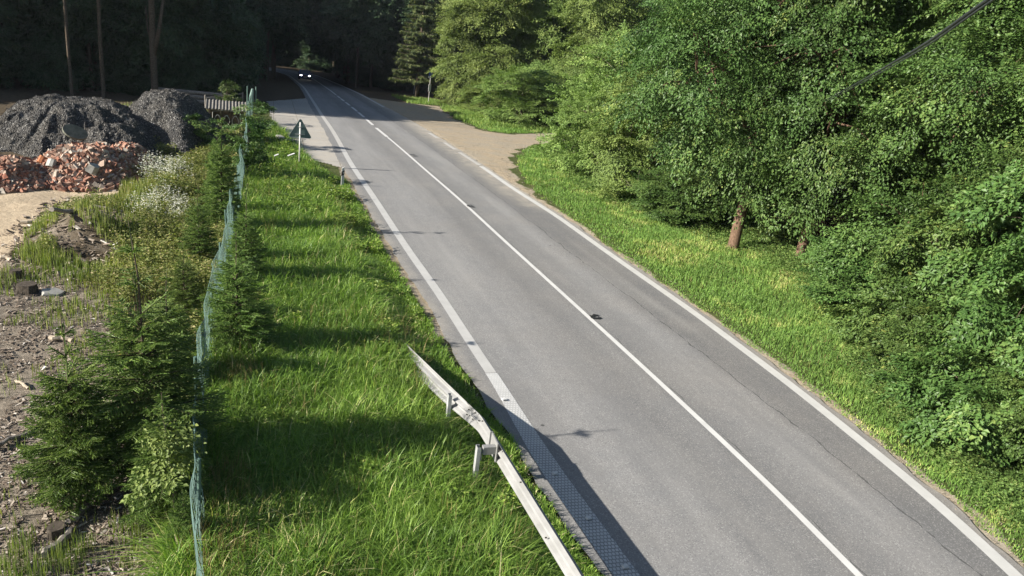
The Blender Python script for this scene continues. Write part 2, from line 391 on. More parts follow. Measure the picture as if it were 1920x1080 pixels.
strip('left_edge_line', off(Xl, -.12), off(Xl, .12), cl(yr0, Yc(640, 280)), .016, M['paint_left'], kind='structure')
strip('far_left_edge_line', off(Xl, -.12), off(Xl, .12), cl(Yc(640, 280)+.05, 178, 1), .016, M['paint_worn'], kind='structure')
strip('profiled_edge_line', lambda y: Xl(y)-.2*smooth(yr0, yr0-4, y)-.13, lambda y: Xl(y)+.13-.09*smooth(yr0, yr0-4, y), cl(-8, yr0-.02, .25), .018, M['paint_rumble'], 5, kind='structure')
yr1 = Yc(900, 312)
strip('right_edge_line', off(Xr, -.125), off(Xr, .125), cl(-8, yr1), .016, M['paint_right'], kind='structure')
for (y0, y1) in ((yr1+.3, yr1+4), (yr1+5, yr1+7.5), (yr1+9.5, yr1+12)):
    strip('worn_edge_line', off(Xr, -.11), off(Xr, .11), cl(y0, y1), .016, M['paint_worn'], kind='structure')
strip('far_right_edge_line', off(Xr, -.12), off(Xr, .12), cl(72, 188, 1), .016, M['paint_grey'], kind='structure')

# lay-by of pale slabs
def layby_mat():
    m, n, o = mat_new('layby slabs'); t = NT(n)
    br = t.node('ShaderNodeTexBrick'); t.L(t.pos(), br.inputs['Vector']); br.offset = 0
    br.inputs['Scale'].default_value = 1; br.inputs['Brick Width'].default_value = 1.5; br.inputs['Row Height'].default_value = 3.
    br.inputs['Mortar Size'].default_value = .02; br.inputs['Color1'].default_value = (.36, .34, .31, 1); br.inputs['Color2'].default_value = (.32, .305, .28, 1); br.inputs['Mortar'].default_value = (.16, .14, .11, 1)
    c = t.mix(t.range(t.noise(1.2, 6, .7), .35, .65), br.outputs['Color'], t.mix(.45, br.outputs['Color'], (.42, .37, .3)))
    c = t.mix(t.range(t.noise(60, 3), .55, .7), c, (.15, .14, .13)); t.pbsdf(o, c, .9, .2, 0, t.bump(t.noise(30, 4), .3, .01)); return m
P = []
for q in LAYBY:
    p = G(*q); x = p[0]
    if q[0] >= 600: x = float(edge_l(p[1]))+.25
    P.append((x, p[1]))
import itertools
bmv = np.array([(x, y, float(zt(y))+.008) for x, y in P])
# grid-clipped sheet so it follows the falling ground
xs = np.arange(min(p[0] for p in P), max(p[0] for p in P)+.2, .15); ys = np.arange(min(p[1] for p in P), max(p[1] for p in P)+.2, .15)
gx, gy = np.meshgrid(xs, ys); ins = inpoly(gx+.12*(vnoise(gx, gy, .4, 3)-.5)*2, gy+.12*(vnoise(gx, gy, .4, 9)-.5)*2, P)
idx = np.arange(gx.size).reshape(gx.shape); q = ins[:-1, :-1] & ins[1:, 1:]
Fq = np.stack([idx[:-1, :-1][q], idx[:-1, 1:][q], idx[1:, 1:][q], idx[1:, :-1][q]], -1)
used = np.unique(Fq); rm = np.full(gx.size, -1); rm[used] = np.arange(len(used))
V = np.stack([gx.ravel(), gy.ravel(), zt(gy.ravel())+.008], -1)[used]
tag(obj('layby_pavement', V, rm[Fq], layby_mat()), kind='structure')

# ---------------------------------------------------------------- ground sheet
SAND = wpoly([(-120,352),(0,366),(60,360),(190,348),(225,360),(150,380),(80,415),(35,455),(0,505),(-60,540),(-120,540)])
CHIPS = wpoly([(-300,470),(30,480),(110,520),(215,560),(215,640),(240,760),(245,900),(330,1000),(350,1200),(-500,1400),(-700,600)])
CHIPS2 = wpoly([(30,440),(80,400),(120,372),(250,372),(235,430),(240,470),(120,520),(60,500)])
MOUND = wpoly([(30,470),(80,400),(130,365),(250,370),(240,440),(240,520),(60,540)])
YARD = wpoly([(0,225),(60,205),(380,200),(400,255),(330,300),(0,330),(-60,330)])
def bumps(x, y):
    z = np.zeros(np.shape(x))
    yard = smooth(-1.0, -1.8, x)
    z += yard*(fbm(x, y, 2.2, 11)-.5)*.28*smooth(60, 50, y)
    md = np.hypot((x+4.6)/2.1, (y-22.3)/2.4); z += .75*smooth(1, 0, md)*(.7+.6*fbm(x, y, .9, 5))
    md = np.hypot((x+3.6)/1.2, (y-26.8)/1.6); z += .35*smooth(1, 0, md)
    verge = smooth(-1.0, 0, x)*smooth(Xl(y)-.6, Xl(y)-1.4, x)
    z += verge*((fbm(x, y, 1.3, 3)-.5)*.16-.05)*smooth(44, 38, y)
    right = smooth(Xr(y)+.6, Xr(y)+1.8, x)
    z += right*(fbm(x, y, 2., 8)-.45)*.2*(sdist(x, y, TR_W) > .5)
    return z
def gz(x, y): return zt(y)+bumps(x, y)
xs = np.unique(np.concatenate([[-300, -200, -120, -80, -60], np.arange(-50, -16, 1.), np.arange(-16, 24, .16), np.arange(24, 60, 1.), [70, 90, 140, 200, 320]]))
ys = np.unique(np.concatenate([[-60, -40, -20, -10, -4, 0], np.arange(2, 62, .16), np.arange(62, 110, .5), np.arange(110, 240, 3.), [260, 300, 380, 500, 700]]))
gx, gy = np.meshgrid(xs, ys); z = gz(gx, gy)
# lower the sheet below the road so nothing pokes through
on = (gx > edge_l(gy)-.15) & (gx < edge_r(gy)+.15); z = np.where(on, zt(gy)-.03, z-.004)
z = z+np.where(gy > 240, (gy-240)*.11, 0)+np.where(np.abs(gx) > 70, (np.abs(gx)-70)*.25, 0)
def pmask(P, s=.5): return smooth(s, -s, sdist(gx, gy, P))
turf = np.maximum(smooth(-2.6, -1.2, gx)*smooth(70, 60, gy), smooth(-8, -6, gx)*smooth(20, 24, gy)*smooth(46, 40, gy))
turf = np.clip(turf*smooth(24, 19, gx), 0, 1)
idx = np.arange(gx.size).reshape(gx.shape)
Fq = np.stack([idx[:-1, :-1].ravel(), idx[:-1, 1:].ravel(), idx[1:, 1:].ravel(), idx[1:, :-1].ravel()], -1)
rs = smooth(-.1, .25, Xr(gy)+.5+.35*vnoise(gx, gy, 1.1, 2)-gx)*(gx > Xc(gy))*(gy < 60)
ls = smooth(-.1, .2, gx-(Xl(gy)-.75-.25*vnoise(gx, gy, .9, 2)))*(gx < Xc(gy))*(gy < 40)*(.35+.65*smooth(12, 17, gy))
tag(obj('ground', np.stack([gx, gy, z], -1).reshape(-1, 3), Fq, M['ground'], smooth_=True,
    attrs={'turf': turf.ravel(), 'sand': pmask(SAND).ravel(), 'chips': np.maximum(pmask(CHIPS), pmask(CHIPS2)*.5).ravel(), 'track': np.maximum(np.maximum(smooth(.4, -.4, sdist(gx, gy, TR_W)+1.6*(fbm(gx, gy, 1.6, 41)-.5)), rs*.8), ls*.62).ravel()}), kind='structure')

# ---------------------------------------------------------------- plants: generators
def norm(v): return v/(np.linalg.norm(v, axis=-1, keepdims=True)+1e-9)
def leaves_geo(Pt, D, N, ln, wd, fold=.18):
    D = norm(D); S = norm(np.cross(D, N)); N = np.cross(S, D)
    ln = np.broadcast_to(ln, len(Pt))[:, None]; wd = np.broadcast_to(wd, len(Pt))[:, None]
    a_ = Pt; b_ = Pt+D*ln*.45+S*wd*.5+N*wd*fold; c_ = Pt+D*ln-N*ln*.08; d_ = Pt+D*ln*.45-S*wd*.5+N*wd*fold
    V = np.stack([a_, b_, c_, d_], 1).reshape(-1, 3); n = len(Pt); i = np.arange(n)*4
    return V, np.concatenate([np.stack([i, i+1, i+2], -1), np.stack([i, i+2, i+3], -1)])
def leafobj(name, V, Fq, rnd, mat, parent=None):
    return obj(name, V, Fq, mat, parent, attrs={'rnd': np.repeat(rnd, len(V)//len(rnd))})
def crown_geo(seed, lobes, nspray, nleaf, slen, ll, droop=.3, inner=.22, flat=.75, lump=.12, per=18, bl=None):
    """boughs hang as flat plates of sprays with dark gaps between them"""
    r = np.random.default_rng(seed); lobes = np.array(lobes, float); nb = max(6, int(nspray/per)); bl = bl or slen*1.9
    wts = (lobes[:, 3]*lobes[:, 4]+lobes[:, 3]*lobes[:, 5]+lobes[:, 4]*lobes[:, 5]); wts /= wts.sum()
    li = r.choice(len(lobes), nb*2, p=wts); lb = lobes[li]; d = norm(r.normal(size=(nb*2, 3))*[1, 1, .9])
    rad = r.uniform(.80, 1.06, nb*2); k = r.random(nb*2) < inner; rad[k] = r.uniform(.35, .8, k.sum())
    rad = rad*(1+lump*np.sin(d[:, 0]*7+seed+li)*np.sin(d[:, 1]*6.3+1.7*seed)*1.6)
    p = lb[:, :3]+d*lb[:, 3:]*rad[:, None]; ok = p[:, 2] > .12
    for j in range(len(lobes)):
        q = np.linalg.norm((p-lobes[j, :3])/lobes[j, 3:], axis=1); ok &= ~((q < .66) & (li != j) & (r.random(nb*2) < .85))
    ii = np.where(ok)[0][:nb]; p, d, lb = p[ii], d[ii], lb[ii]; nb = len(p)
    out = norm(d/lb[:, 3:]*lb[:, 3:].mean()); bax = norm(out*[1, 1, .35]+r.normal(size=(nb, 3))*.25+[0, 0, -droop*.8])
    bup = norm(out*.35+[0, 0, flat]+r.normal(size=(nb, 3))*.14); bsd = norm(np.cross(bax, bup)); bup = np.cross(bsd, bax)
    B = np.repeat(np.arange(nb), per); n = len(B); t = r.uniform(-.62, .5, n); q = r.uniform(-1, 1, n)*(.52-.35*np.clip(t+.1, 0, 1)); bs = bl*r.uniform(.7, 1.25, nb)[B]
    c = p[B]+bax[B]*(t*bs)[:, None]+bsd[B]*(q*bs)[:, None]+bup[B]*(r.normal(size=n)*.055*bs)[:, None]-np.array([0, 0, 1])*((t+.6)**2*bs*droop*.35)[:, None]
    ax = norm(bax[B]+bsd[B]*(q*1.7)[:, None]+r.normal(size=(n, 3))*.22); upv = norm(bup[B]+r.normal(size=(n, 3))*.16); side = norm(np.cross(ax, upv)); upv = np.cross(side, ax)
    L_ = slen*r.uniform(.55, 1.25, n)
    t = (np.arange(nleaf)+.5)/nleaf; t = t[None]+r.uniform(-.03, .03, (n, nleaf)); sg = np.where(np.arange(nleaf) % 2, 1, -1)[None]
    prof = np.sin(np.clip(t, 0.02, 1)*math.pi*.86+.25)
    Pt = c[:, None]+ax[:, None]*((t-.35)*L_[:, None])[..., None]+side[:, None]*(sg*prof*L_[:, None]*.30*r.uniform(.15, 1, (n, nleaf)))[..., None]-np.array([0, 0, 1])*(t**2*L_[:, None]*droop*.4)[..., None]
    Pt = Pt+r.normal(size=Pt.shape)*ll*.2
    D = ax[:, None]*.7+side[:, None]*(sg*.8)[..., None]+r.normal(size=Pt.shape)*.3+np.array([0, 0, -.22])
    N = upv[:, None]+r.normal(size=Pt.shape)*.33
    sz = ll*r.uniform(.6, 1.25, Pt.shape[:2])
    V, Fq = leaves_geo(Pt.reshape(-1, 3), D.reshape(-1, 3), N.reshape(-1, 3), sz.ravel(), sz.ravel()*.62)
    rnd = np.clip(np.repeat(r.random(nb)[B], nleaf)*.4+np.repeat(r.random(n), nleaf)*.15+r.random(n*nleaf)*.45, 0, 1)
    return V, Fq, rnd, c[::7]
def trunk_geo(seed, h, r_, lobes, pts, lean=(0, 0), nb=90, n=9):
    r = random.Random(seed); m = MB(); zz = [-.4, 0, .15, .5*h*.3, h*.3, h*.55, h*.8, h]
    P = [(lean[0]*z*z/h+r.uniform(-.02, .02)*z, lean[1]*z*z/h+r.uniform(-.02, .02)*z, z) for z in zz]
    R2 = [r_*1.5, r_*1.3, r_*1.05, r_*.9, r_*.8, r_*.6, r_*.35, r_*.1]; m.tube(P, R2, n)
    P = np.array(P)
    for lb in lobes:
        c = np.array(lb[:3]); z0 = min(max(h*.18, c[2]-1.4), h*.75); b = np.array([np.interp(z0, P[:, 2], P[:, k]) for k in (0, 1, 2)])
        mid = (b+c)/2+np.array([r.uniform(-.3, .3), r.uniform(-.3, .3), .2]); m.tube([b, mid, c], [r_*.45, r_*.3, r_*.12], 6)
        sel = [p for p in pts if np.linalg.norm((p-c)/np.array(lb[3:])) < 1.2]
        for p in r.sample(list(sel), min(len(sel), nb//len(lobes))):
            s = c+(p-c)*.15; m.tube([s, (s+p)/2+np.array([0, 0, .15]), p], [r_*.17, r_*.11, r_*.05], 4, False)
    return m
def broadleaf(name, seed, h, r_, lobes, nspray, nleaf, slen, ll, lm, bm, lean=(0, 0), **k):
    t = empty(name, (0, 0, -500)); V, Fq, rnd, pts = crown_geo(seed, lobes, nspray, nleaf, slen, ll, **k)
    leafobj('crown', V, Fq, rnd, lm, t); trunk_geo(seed, h, r_, lobes, pts, lean).build('trunk', bm, t, True); return t

def needle_geo(A, B, nper, nl, r, width=.0045):
    """needles all round twigs A->B, nper per twig"""
    n = len(A); t = r.random((n, nper)); ax = norm(B-A); 
    q = norm(np.cross(ax, r.normal(size=(n, 3)))); q2 = np.cross(ax, q); th = r.uniform(0, 2*math.pi, (n, nper))
    o = q[:, None]*np.cos(th)[..., None]+q2[:, None]*np.sin(th)[..., None]
    o = norm(o*[1, 1, .75]+ax[:, None]*.75+np.array([0, 0, .1]))
    P0 = A[:, None]+(B-A)[:, None]*t[..., None]; ln = nl*r.uniform(.75, 1.2, (n, nper, 1))
    sd = norm(np.cross(o, ax[:, None]+.01))*width
    V = np.stack([P0-sd, P0+sd, P0+o*ln], 2).reshape(-1, 3); i = np.arange(n*nper)*3
    i2 = np.arange(n)*6+len(V); w = .006; C = np.zeros((n, 6, 3)); q_, q2_ = q[:, :]*w, q2*w   # green twig cores
    for k in range(3): o2 = q_*math.cos(k*2.094)+q2_*math.sin(k*2.094); C[:, k] = A+o2*1.3; C[:, k+3] = B+o2*.6
    F2 = np.concatenate([i2[:, None]+np.array(f) for f in ((0, 1, 4), (0, 4, 3), (1, 2, 5), (1, 5, 4), (2, 0, 3), (2, 3, 5))])
    V = np.concatenate([V, C.reshape(-1, 3)]); rr_ = r.random(n)
    rnd = np.concatenate([np.repeat(np.clip(np.repeat(rr_, nper)*.6+r.random(n*nper)*.4, 0, 1), 3), np.repeat(rr_*.5, 6)])
    return V, np.concatenate([np.stack([i, i+1, i+2], -1), F2]), rnd
def young_spruce(seed, h, rmax, leader=.28, whorl=.22, nl=.022, nper=40, dens=1.0, hollow=0):
    r = np.random.default_rng(seed); A = []; B = []; m = MB(); t = empty('young_spruce', (0, 0, -500))
    m.tube([(0, 0, -.1), (0, 0, h*.4), (.01*h, 0, h*.8), (.0, .01*h, h)], [.022*h/2.5+.01, .02, .01, .004], 7)
    z = h*.05
    while z < h*(1-.02):
        f = z/h; reach = rmax*(1-f)**.85*(1 if f > .12 else .75); nb = int(r.integers(5, 8)) if f < 1-leader else int(r.integers(3, 5))
        if f > 1-leader: reach = max(.05, rmax*.38*(1-f)/leader)
        a0 = r.uniform(0, 6.28)
        for b in range(nb):
            a_ = a0+b*6.283/nb+r.uniform(-.25, .25); L_ = reach*r.uniform(.72, 1.12); el = .25+.55*f-.18*(1-f)
            dr = np.array([math.cos(a_), math.sin(a_), 0.]); 
            pts = [np.array([0, 0, z+r.uniform(-.04, .04)])]; ns = 5
            for s in range(ns): pts.append(pts[-1]+(dr*math.cos(el)+np.array([0, 0, math.sin(el)-.10*(s-1)*(1-f)]))*L_/ns)
            m.tube(pts, np.linspace(.011, .003, ns+1)*(.5+L_), 4, False)
            pts = np.array(pts); side = np.cross(dr, [0, 0, 1])
            nt_ = max(3, int(L_/.058*dens))
            for k in range(nt_):
                s = (k+.6)/nt_; s = s*.9+.06; p = np.array([np.interp(s*ns, range(ns+1), pts[:, c]) for c in range(3)])
                tl = min(.34, .07+L_*.42*(1-s*.8))*r.uniform(.7, 1.15)
                for sg in (-1, 1):
                    e_ = p+(dr*.75+side*sg*.72+np.array([0, 0, r.uniform(-.2, .22)]))*tl
                    A.append(p); B.append(e_)
                    if tl > .16:
                        mid = p+(e_-p)*.5; A.append(mid); B.append(mid+(dr*.9+side*sg*r.uniform(-.2, .3)+np.array([0, 0, r.uniform(-.2, .2)]))*tl*.5)
            for s in range(ns): A.append(pts[s]); B.append(pts[s+1])
        z += whorl*r.uniform(.38, .6) if f < 1-leader else h*leader*.34
    A.append(np.array([0, 0, h*(1-leader)])); B.append(np.array([0, 0, h]))
    A = np.array(A, float); B = np.array(B, float)
    V, Fq, rnd = needle_geo(A, B, nper, nl, r, .0038); leafobj('crown', V, Fq, rnd, M['needle'], t); m.build('trunk', M['bark'], t, True); return t
def tall_spruce(seed, h, rmax, z0=.12):
    r = np.random.default_rng(seed); m = MB(); t = empty('tall_spruce', (0, 0, -500)); m.tube([(0, 0, -.5), (0, 0, h*.5), (0, 0, h)], [.24, .15, .02], 8)
    Pt = []; D = []; N = []
    z = h*z0
    while z < h:
        f = z/h; reach = rmax*(1-f)**.75
        for b in range(7):
            a_ = r.uniform(0, 6.28); L_ = reach*r.uniform(.7, 1.1); dr = np.array([math.cos(a_), math.sin(a_), 0]); sd = np.array([-dr[1], dr[0], 0])
            ns = int(12+L_*26); s = r.uniform(.15, 1, ns); p = np.array([0, 0, z])+dr*(s*L_)[:, None]+np.array([0, 0, 1])*((-.32*s+.22*s**3)*L_)[:, None]+sd*(r.uniform(-1, 1, ns)*.28*L_*(1.1-s))[:, None]
            m.tube([(0, 0, z), (0, 0, z)+dr*L_*.5+np.array([0, 0, -.13*L_]), (0, 0, z)+dr*L_+np.array([0, 0, -.1*L_])], [.04, .025, .01], 4, False)
            for k in range(5):
                Pt.append(p+r.normal(size=p.shape)*.05); D.append(dr*.35+r.normal(size=p.shape)*.3+np.array([0, 0, -.85])); N.append(dr+r.normal(size=p.shape)*.5)
        z += h*.028
    Pt, D, N = map(np.concatenate, (Pt, D, N)); s = r.uniform(.18, .42, len(Pt))
    V, Fq = leaves_geo(Pt, D, N, s, s*.28); leafobj('crown', V, Fq, r.random(len(Pt)), M['needle_old'], t); m.build('trunk', M['bark'], t, True); return t

protos = []
def proto(o, cat): o['category'] = cat; protos.append(o); return o
def lobe_set(seed, h, rad, n, z0=.3, zs=1.):
    r = random.Random(seed); out = [(0, 0, h*.72, rad*.75, rad*.75, h*.27)]
    for i in range(n):
        a_ = i*6.283/n*1.618*1.2+r.uniform(-.4, .4); f = z0+(1-z0)*((i+.5)/n)*.8; q = rad*(1-.45*f)*.72
        rr = rad*r.uniform(.42, .6); out.append((math.cos(a_)*q, math.sin(a_)*q, h*f, rr, rr, rr*.8*zs))
    return out
horn_a = proto(broadleaf('hornbeam_tree', 1, 10.5, .2, lobe_set(1, 11, 4.2, 11, .16), 5600, 28, .85, .108, M['leaf'], M['bark_red'], inner=.1, lump=.2), 'tree')
horn_b = proto(broadleaf('hornbeam_tree', 2, 12, .22, lobe_set(5, 12.5, 4.6, 12, .28), 5600, 28, .9, .112, M['leaf_b'], M['bark_red'], inner=.12, lump=.2), 'tree')
bush_a = proto(broadleaf('broadleaf_bush', 3, 3.6, .06, lobe_set(3, 4.2, 2.3, 9, .05), 3000, 22, .5, .11, M['leaf'], M['bark'], droop=.15), 'bush')
bush_b = proto(broadleaf('pale_leafed_bush', 4, 4.4, .07, lobe_set(9, 5., 2.6, 10, .04), 3600, 20, .5, .095, M['leaf_pale'], M['bark_pale'], droop=.1), 'bush')
linden = proto(broadleaf('roadside_tree', 5, 6.2, .12, lobe_set(14, 7.2, 3.2, 12, .05), 4200, 22, .62, .15, M['leaf'], M['bark'], droop=.35, flat=.3), 'tree')
pale_t = proto(broadleaf('pale_forest_edge_tree', 6, 15, .28, lobe_set(21, 16, 6.2, 14, .06), 9500, 20, 1.15, .21, M['leaf_pale'], M['bark'], inner=.2), 'tree')
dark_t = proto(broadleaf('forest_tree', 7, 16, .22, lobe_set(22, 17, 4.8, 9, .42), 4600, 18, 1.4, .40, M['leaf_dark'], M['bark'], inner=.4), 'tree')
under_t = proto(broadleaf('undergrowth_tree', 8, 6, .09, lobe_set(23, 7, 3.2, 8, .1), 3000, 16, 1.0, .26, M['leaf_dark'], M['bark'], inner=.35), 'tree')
spr_t = proto(tall_spruce(9, 19, 3.4), 'tree')
ys_a = proto(young_spruce(11, 3.9, 1.12, .36, nper=42), 'young spruce')
ys_b = proto(young_spruce(12, 2.8, .86, .34, .19, nper=46, dens=1.15), 'young spruce')
ys_c = proto(young_spruce(13, 2.6, 1.0, .3, nper=40), 'young spruce')

def place(p, x, y, s=1., rz=0., label=None, group=None, dz=0, **k):
    return copy_tree(p, (x, y, float(gz(np.array(x), np.array(y)))+dz), rz, s, label, group, **k)

# ---------------------------------------------------------------- right bank of trees and bushes
RB = [ # proto, x, y, scale, rot, label
 (bush_b, 16.2, 36.0, (1.0, 1.0, 1.0), .3, 'pale rounded bush bulging out just past the mouth of the dirt track'),
 (bush_b, 19.2, 41.5, (1.35, 1.3, 1.45), 2.1, 'tall pale bush at the near corner of the dirt track'),
 (bush_b, 17.2, 32.0, (1.1, 1.1, 1.15), 4.0, 'pale bush between the dirt track corner and the bare tree trunk'),
 (linden, 20.5, 35.0, 1.25, 1.2, 'broad leafy tree rising behind the pale bushes at the track'),
 (bush_a, 16.4, 27.8, (.75, .8, .55), 1.0, 'low dark green bush left of the bare brown trunk'),
 (horn_b, 16.6, 23.4, (.92, .92, 1.18), .4, 'leafy tree whose bare brown lower trunk stands at the verge edge'),
 (horn_b, 18.8, 22.3, (.85, .85, 1.2), 2.7, 'leafy tree with a dark shaded trunk in the gap behind the verge'),
 (horn_a, 20.0, 16.5, (.95, .95, 1.05), 1.9, 'hornbeam with long layered sprays leaning over the verge'),
 (horn_a, 18.2, 10.8, (.8, .8, .95), 4.4, 'large hornbeam filling the upper right corner'),
 (linden, 15.3, 10.3, (.74, .74, .82), 2.2, 'dense roadside tree with coarse leaves at the right edge'),
 (linden, 16.2, 13.0, (.66, .66, .72), .9, 'small coarse leafed tree beside the overgrown verge'),
 (bush_a, 14.0, 8.9, (.52, .52, .50), 3.2, 'low dark bush closest to the road at the lower right'),
 (bush_a, 14.9, 7.4, (.6, .6, .62), 5.2, 'low bush cut by the lower right edge'),
 (bush_a, 14.9, 12.6, (.5, .5, .45), 1.7, 'rounded bush pressing onto the yellow part of the verge'),
 (bush_a, 17.3, 17.6, (.7, .7, .55), .2, 'bush spreading at the foot of the leaning hornbeam'),
 (horn_a, 24.5, 29.0, 1.15, 3.3, 'tall hornbeam standing behind the bare brown trunk'),
 (horn_b, 25.0, 20.5, 1.15, 5.1, 'tall dark tree behind the leaning hornbeam'),
 (horn_a, 25.0, 12.0, 1.2, .1, 'tall tree deep behind the right corner trees'),
 (horn_b, 26.5, 38.5, 1.2, 1.1, 'tall tree behind the tall pale bush at the track'),
 (horn_b, 31.5, 47.0, 1.25, 4.1, 'tree on the near side of the dirt track where it enters the wood'),
 (pale_t, 23.0, 84.0, (.88, .88, .95), .7, 'big pale green tree at the forest edge where the road enters shade'),
 (pale_t, 28.5, 84.5, (.9, .9, 1.0), 2.9, 'broad pale tree in the middle of the far side of the dirt track'),
 (pale_t, 33.5, 76.5, (.85, .85, 1.0), 4.6, 'broad tree beside the far side of the dirt track'),
 (bush_b, 20.6, 77.5, (.9, .9, .6), .5, 'small bush at the grassy far corner of the dirt track'),
 (bush_b, 24.5, 75.0, (1., 1., .6), 2.5, 'low bush behind the brown heap across the dirt track'),
 (bush_b, 28.5, 71.0, (1.1, 1.1, .7), 3.5, 'low bush where the dirt track enters the wood'),
]
for (p, x, y, s, rz, lb) in RB: place(p, x, y, s, rz, lb, 'trees and bushes along the right verge')
grp = 'tall trees forming the wood behind the right verge'
rr = random.Random(5)
for (px, py, s_, lb) in ((858, 203, .62, 'small bush where the grass strip meets the shaded forest entrance'), (905, 217, .7, 'bush in the middle of the thin grass strip across the track'), (950, 228, .62, 'bush behind the sandy patch on the far side of the track'), (1000, 226, .8, 'bush left of where the dirt track vanishes'), (968, 240, 1.0, 'bush with a deep shaded underside at the far edge of the track'), (1020, 240, 1.1, 'larger bush just left of the vanishing dirt track'), (1048, 236, .85, 'bush right at the spot where the dirt track vanishes')):
    p = G(px, py); place(bush_b, p[0]+1, p[1]+2.5, (s_*1.5, s_*1.5, s_), px, lb, 'trees and bushes along the right verge')
for (x, y) in ((31,22),(32,33),(33,11),(38,27),(38,42),(37,62),(42,72),(36,90),(44,52),(30,5),(40,86)):
    place(horn_b, x+rr.uniform(-1, 1), y+rr.uniform(-1, 1), rr.uniform(1.15, 1.4), rr.uniform(0, 6), 'tall tree deep in the wood behind the trees of the right verge', grp)
# hanging spruce past the pale tree
place(spr_t, 17.0, 95.0, (1.1, 1.1, .95), 1.0, 'tall spruce with hanging sunlit branches left of the big pale tree', 'spruces at the forest entrance', dz=.3)
place(spr_t, 22.5, 104.0, 1.1, 3.0, 'tall spruce half hidden behind the big pale tree', 'spruces at the forest entrance')

# ---------------------------------------------------------------- the shaded wood
gl = 'trees of the shaded wood'
k = 0
def reach(y): return min(2+(y-53)*1.5, 13.5)
for y in np.arange(60.5, 196, 5.4):
    for x in np.arange(-68, 2.5, 5.6):
        xx = x+rr.uniform(-1.8, 1.8); yy = y+rr.uniform(-1.8, 1.8)
        if xx > float(Xl(yy))-(2.2 if yy > 104 else 5.2) or (xx < -42 and yy > 76) or (yy > 120 and xx < -44): continue
        if xx > -7 and yy < 60: continue
        hmax = (reach(yy)-xx)/2.15
        if yy < 104 and hmax < 9:
            if hmax < 2.2 or xx > float(Xl(yy))-6.2: continue
            place(under_t, xx, yy, min(hmax/7.4, 1.2), rr.uniform(0, 6), 'low dark undergrowth tree at the left edge of the shaded wood', 'undergrowth of the shaded wood')
        else:
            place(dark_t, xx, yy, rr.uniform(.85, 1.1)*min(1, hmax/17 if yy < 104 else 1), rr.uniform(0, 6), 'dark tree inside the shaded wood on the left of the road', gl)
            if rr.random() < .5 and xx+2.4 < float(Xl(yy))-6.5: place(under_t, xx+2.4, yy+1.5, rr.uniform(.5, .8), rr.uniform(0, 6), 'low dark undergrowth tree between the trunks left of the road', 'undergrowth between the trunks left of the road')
UL = iter(['dark bush behind the left bare trunks over the gravel', 'dark bush left of the thin bare trunks', 'dark bush behind the left flank of the gravel heaps', 'dark bush second from the left edge behind the gravel', 'dark bush between the slender and the forked trunk', 'dark bush nearest the left edge of the photo behind the gravel', 'dark bush outermost left of the yard', 'dark bush right of the forked trunk behind the yard gate'])
for (x, y, s_) in ((-14.5, 60, .62), (-18, 55, .7), (-21.5, 50, .8), (-27, 48, .9), (-10, 62, .6), (-33, 47, 1.0), (-40, 46, 1.1), (-6.2, 61, .55)):
    place(under_t, x, y, s_, x, next(UL), 'undergrowth behind the gravel heaps')
for y in np.arange(103, 200, 7.5):
    for x in np.arange(12.6, 46, 7.):
        xx = x+rr.uniform(-1.8, 1.8); yy = y+rr.uniform(-1.8, 1.8)
        if y < 110 and (x > 20 or xx < 22): continue
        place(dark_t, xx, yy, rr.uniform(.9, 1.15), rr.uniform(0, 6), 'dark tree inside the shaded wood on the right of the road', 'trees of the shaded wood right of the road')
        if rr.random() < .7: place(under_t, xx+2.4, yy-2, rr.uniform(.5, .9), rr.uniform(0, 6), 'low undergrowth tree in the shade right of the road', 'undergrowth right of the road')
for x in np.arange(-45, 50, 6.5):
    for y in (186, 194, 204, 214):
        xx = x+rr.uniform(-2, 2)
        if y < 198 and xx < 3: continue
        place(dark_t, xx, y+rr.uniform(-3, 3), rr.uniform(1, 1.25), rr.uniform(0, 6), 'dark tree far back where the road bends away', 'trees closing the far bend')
        place(under_t, xx+3, y+rr.uniform(-3, 3), rr.uniform(.9, 1.3), rr.uniform(0, 6), 'undergrowth tree far back where the road bends away', 'undergrowth of the far bend')
# three bare trunks seen over the gravel
for (x, y, hh, r_, ln, lb) in ((-12.1, 54.2, 26, .10, (.012, 0), 'thin straight bare trunk, leftmost over the gravel heap'), (-10.5, 55.2, 26, .13, (.05, 0), 'slender leaning bare trunk, the middle one over the gravel heap'), (-7.7, 57.0, 27, .22, (.03, 0), 'thick forked trunk over the right gravel heap')):
    t = empty('bare_trunked_tree', (x, y, float(gz(np.array(x), np.array(y)))), label=lb, cat='tree')
    lobes = [(hh*ln[0]*.8, 0, hh*.8, 2.2, 2.2, 2.8), (hh*ln[0]+1, .5, hh*.95, 1.8, 1.8, 2.)]
    V, Fq, rnd, pts = crown_geo(int(x*-10), lobes, 900, 16, 1.2, .3); leafobj('crown', V, Fq, rnd, M['leaf_dark'], t)
    m = trunk_geo(3, hh, r_, lobes, pts, ln, 10)
    if r_ > .2: m.tube([(.0, 0, 3.0), (.35, 0, 4.5), (.75, .1, 7)], [.16, .13, .08], 7); m.tube([(-.05, 0, 3.4), (-.3, 0, 4.5), (-.4, 0, 6)], [.07, .05, .03], 6)
    m.build('trunk', M['bark'], t, True)

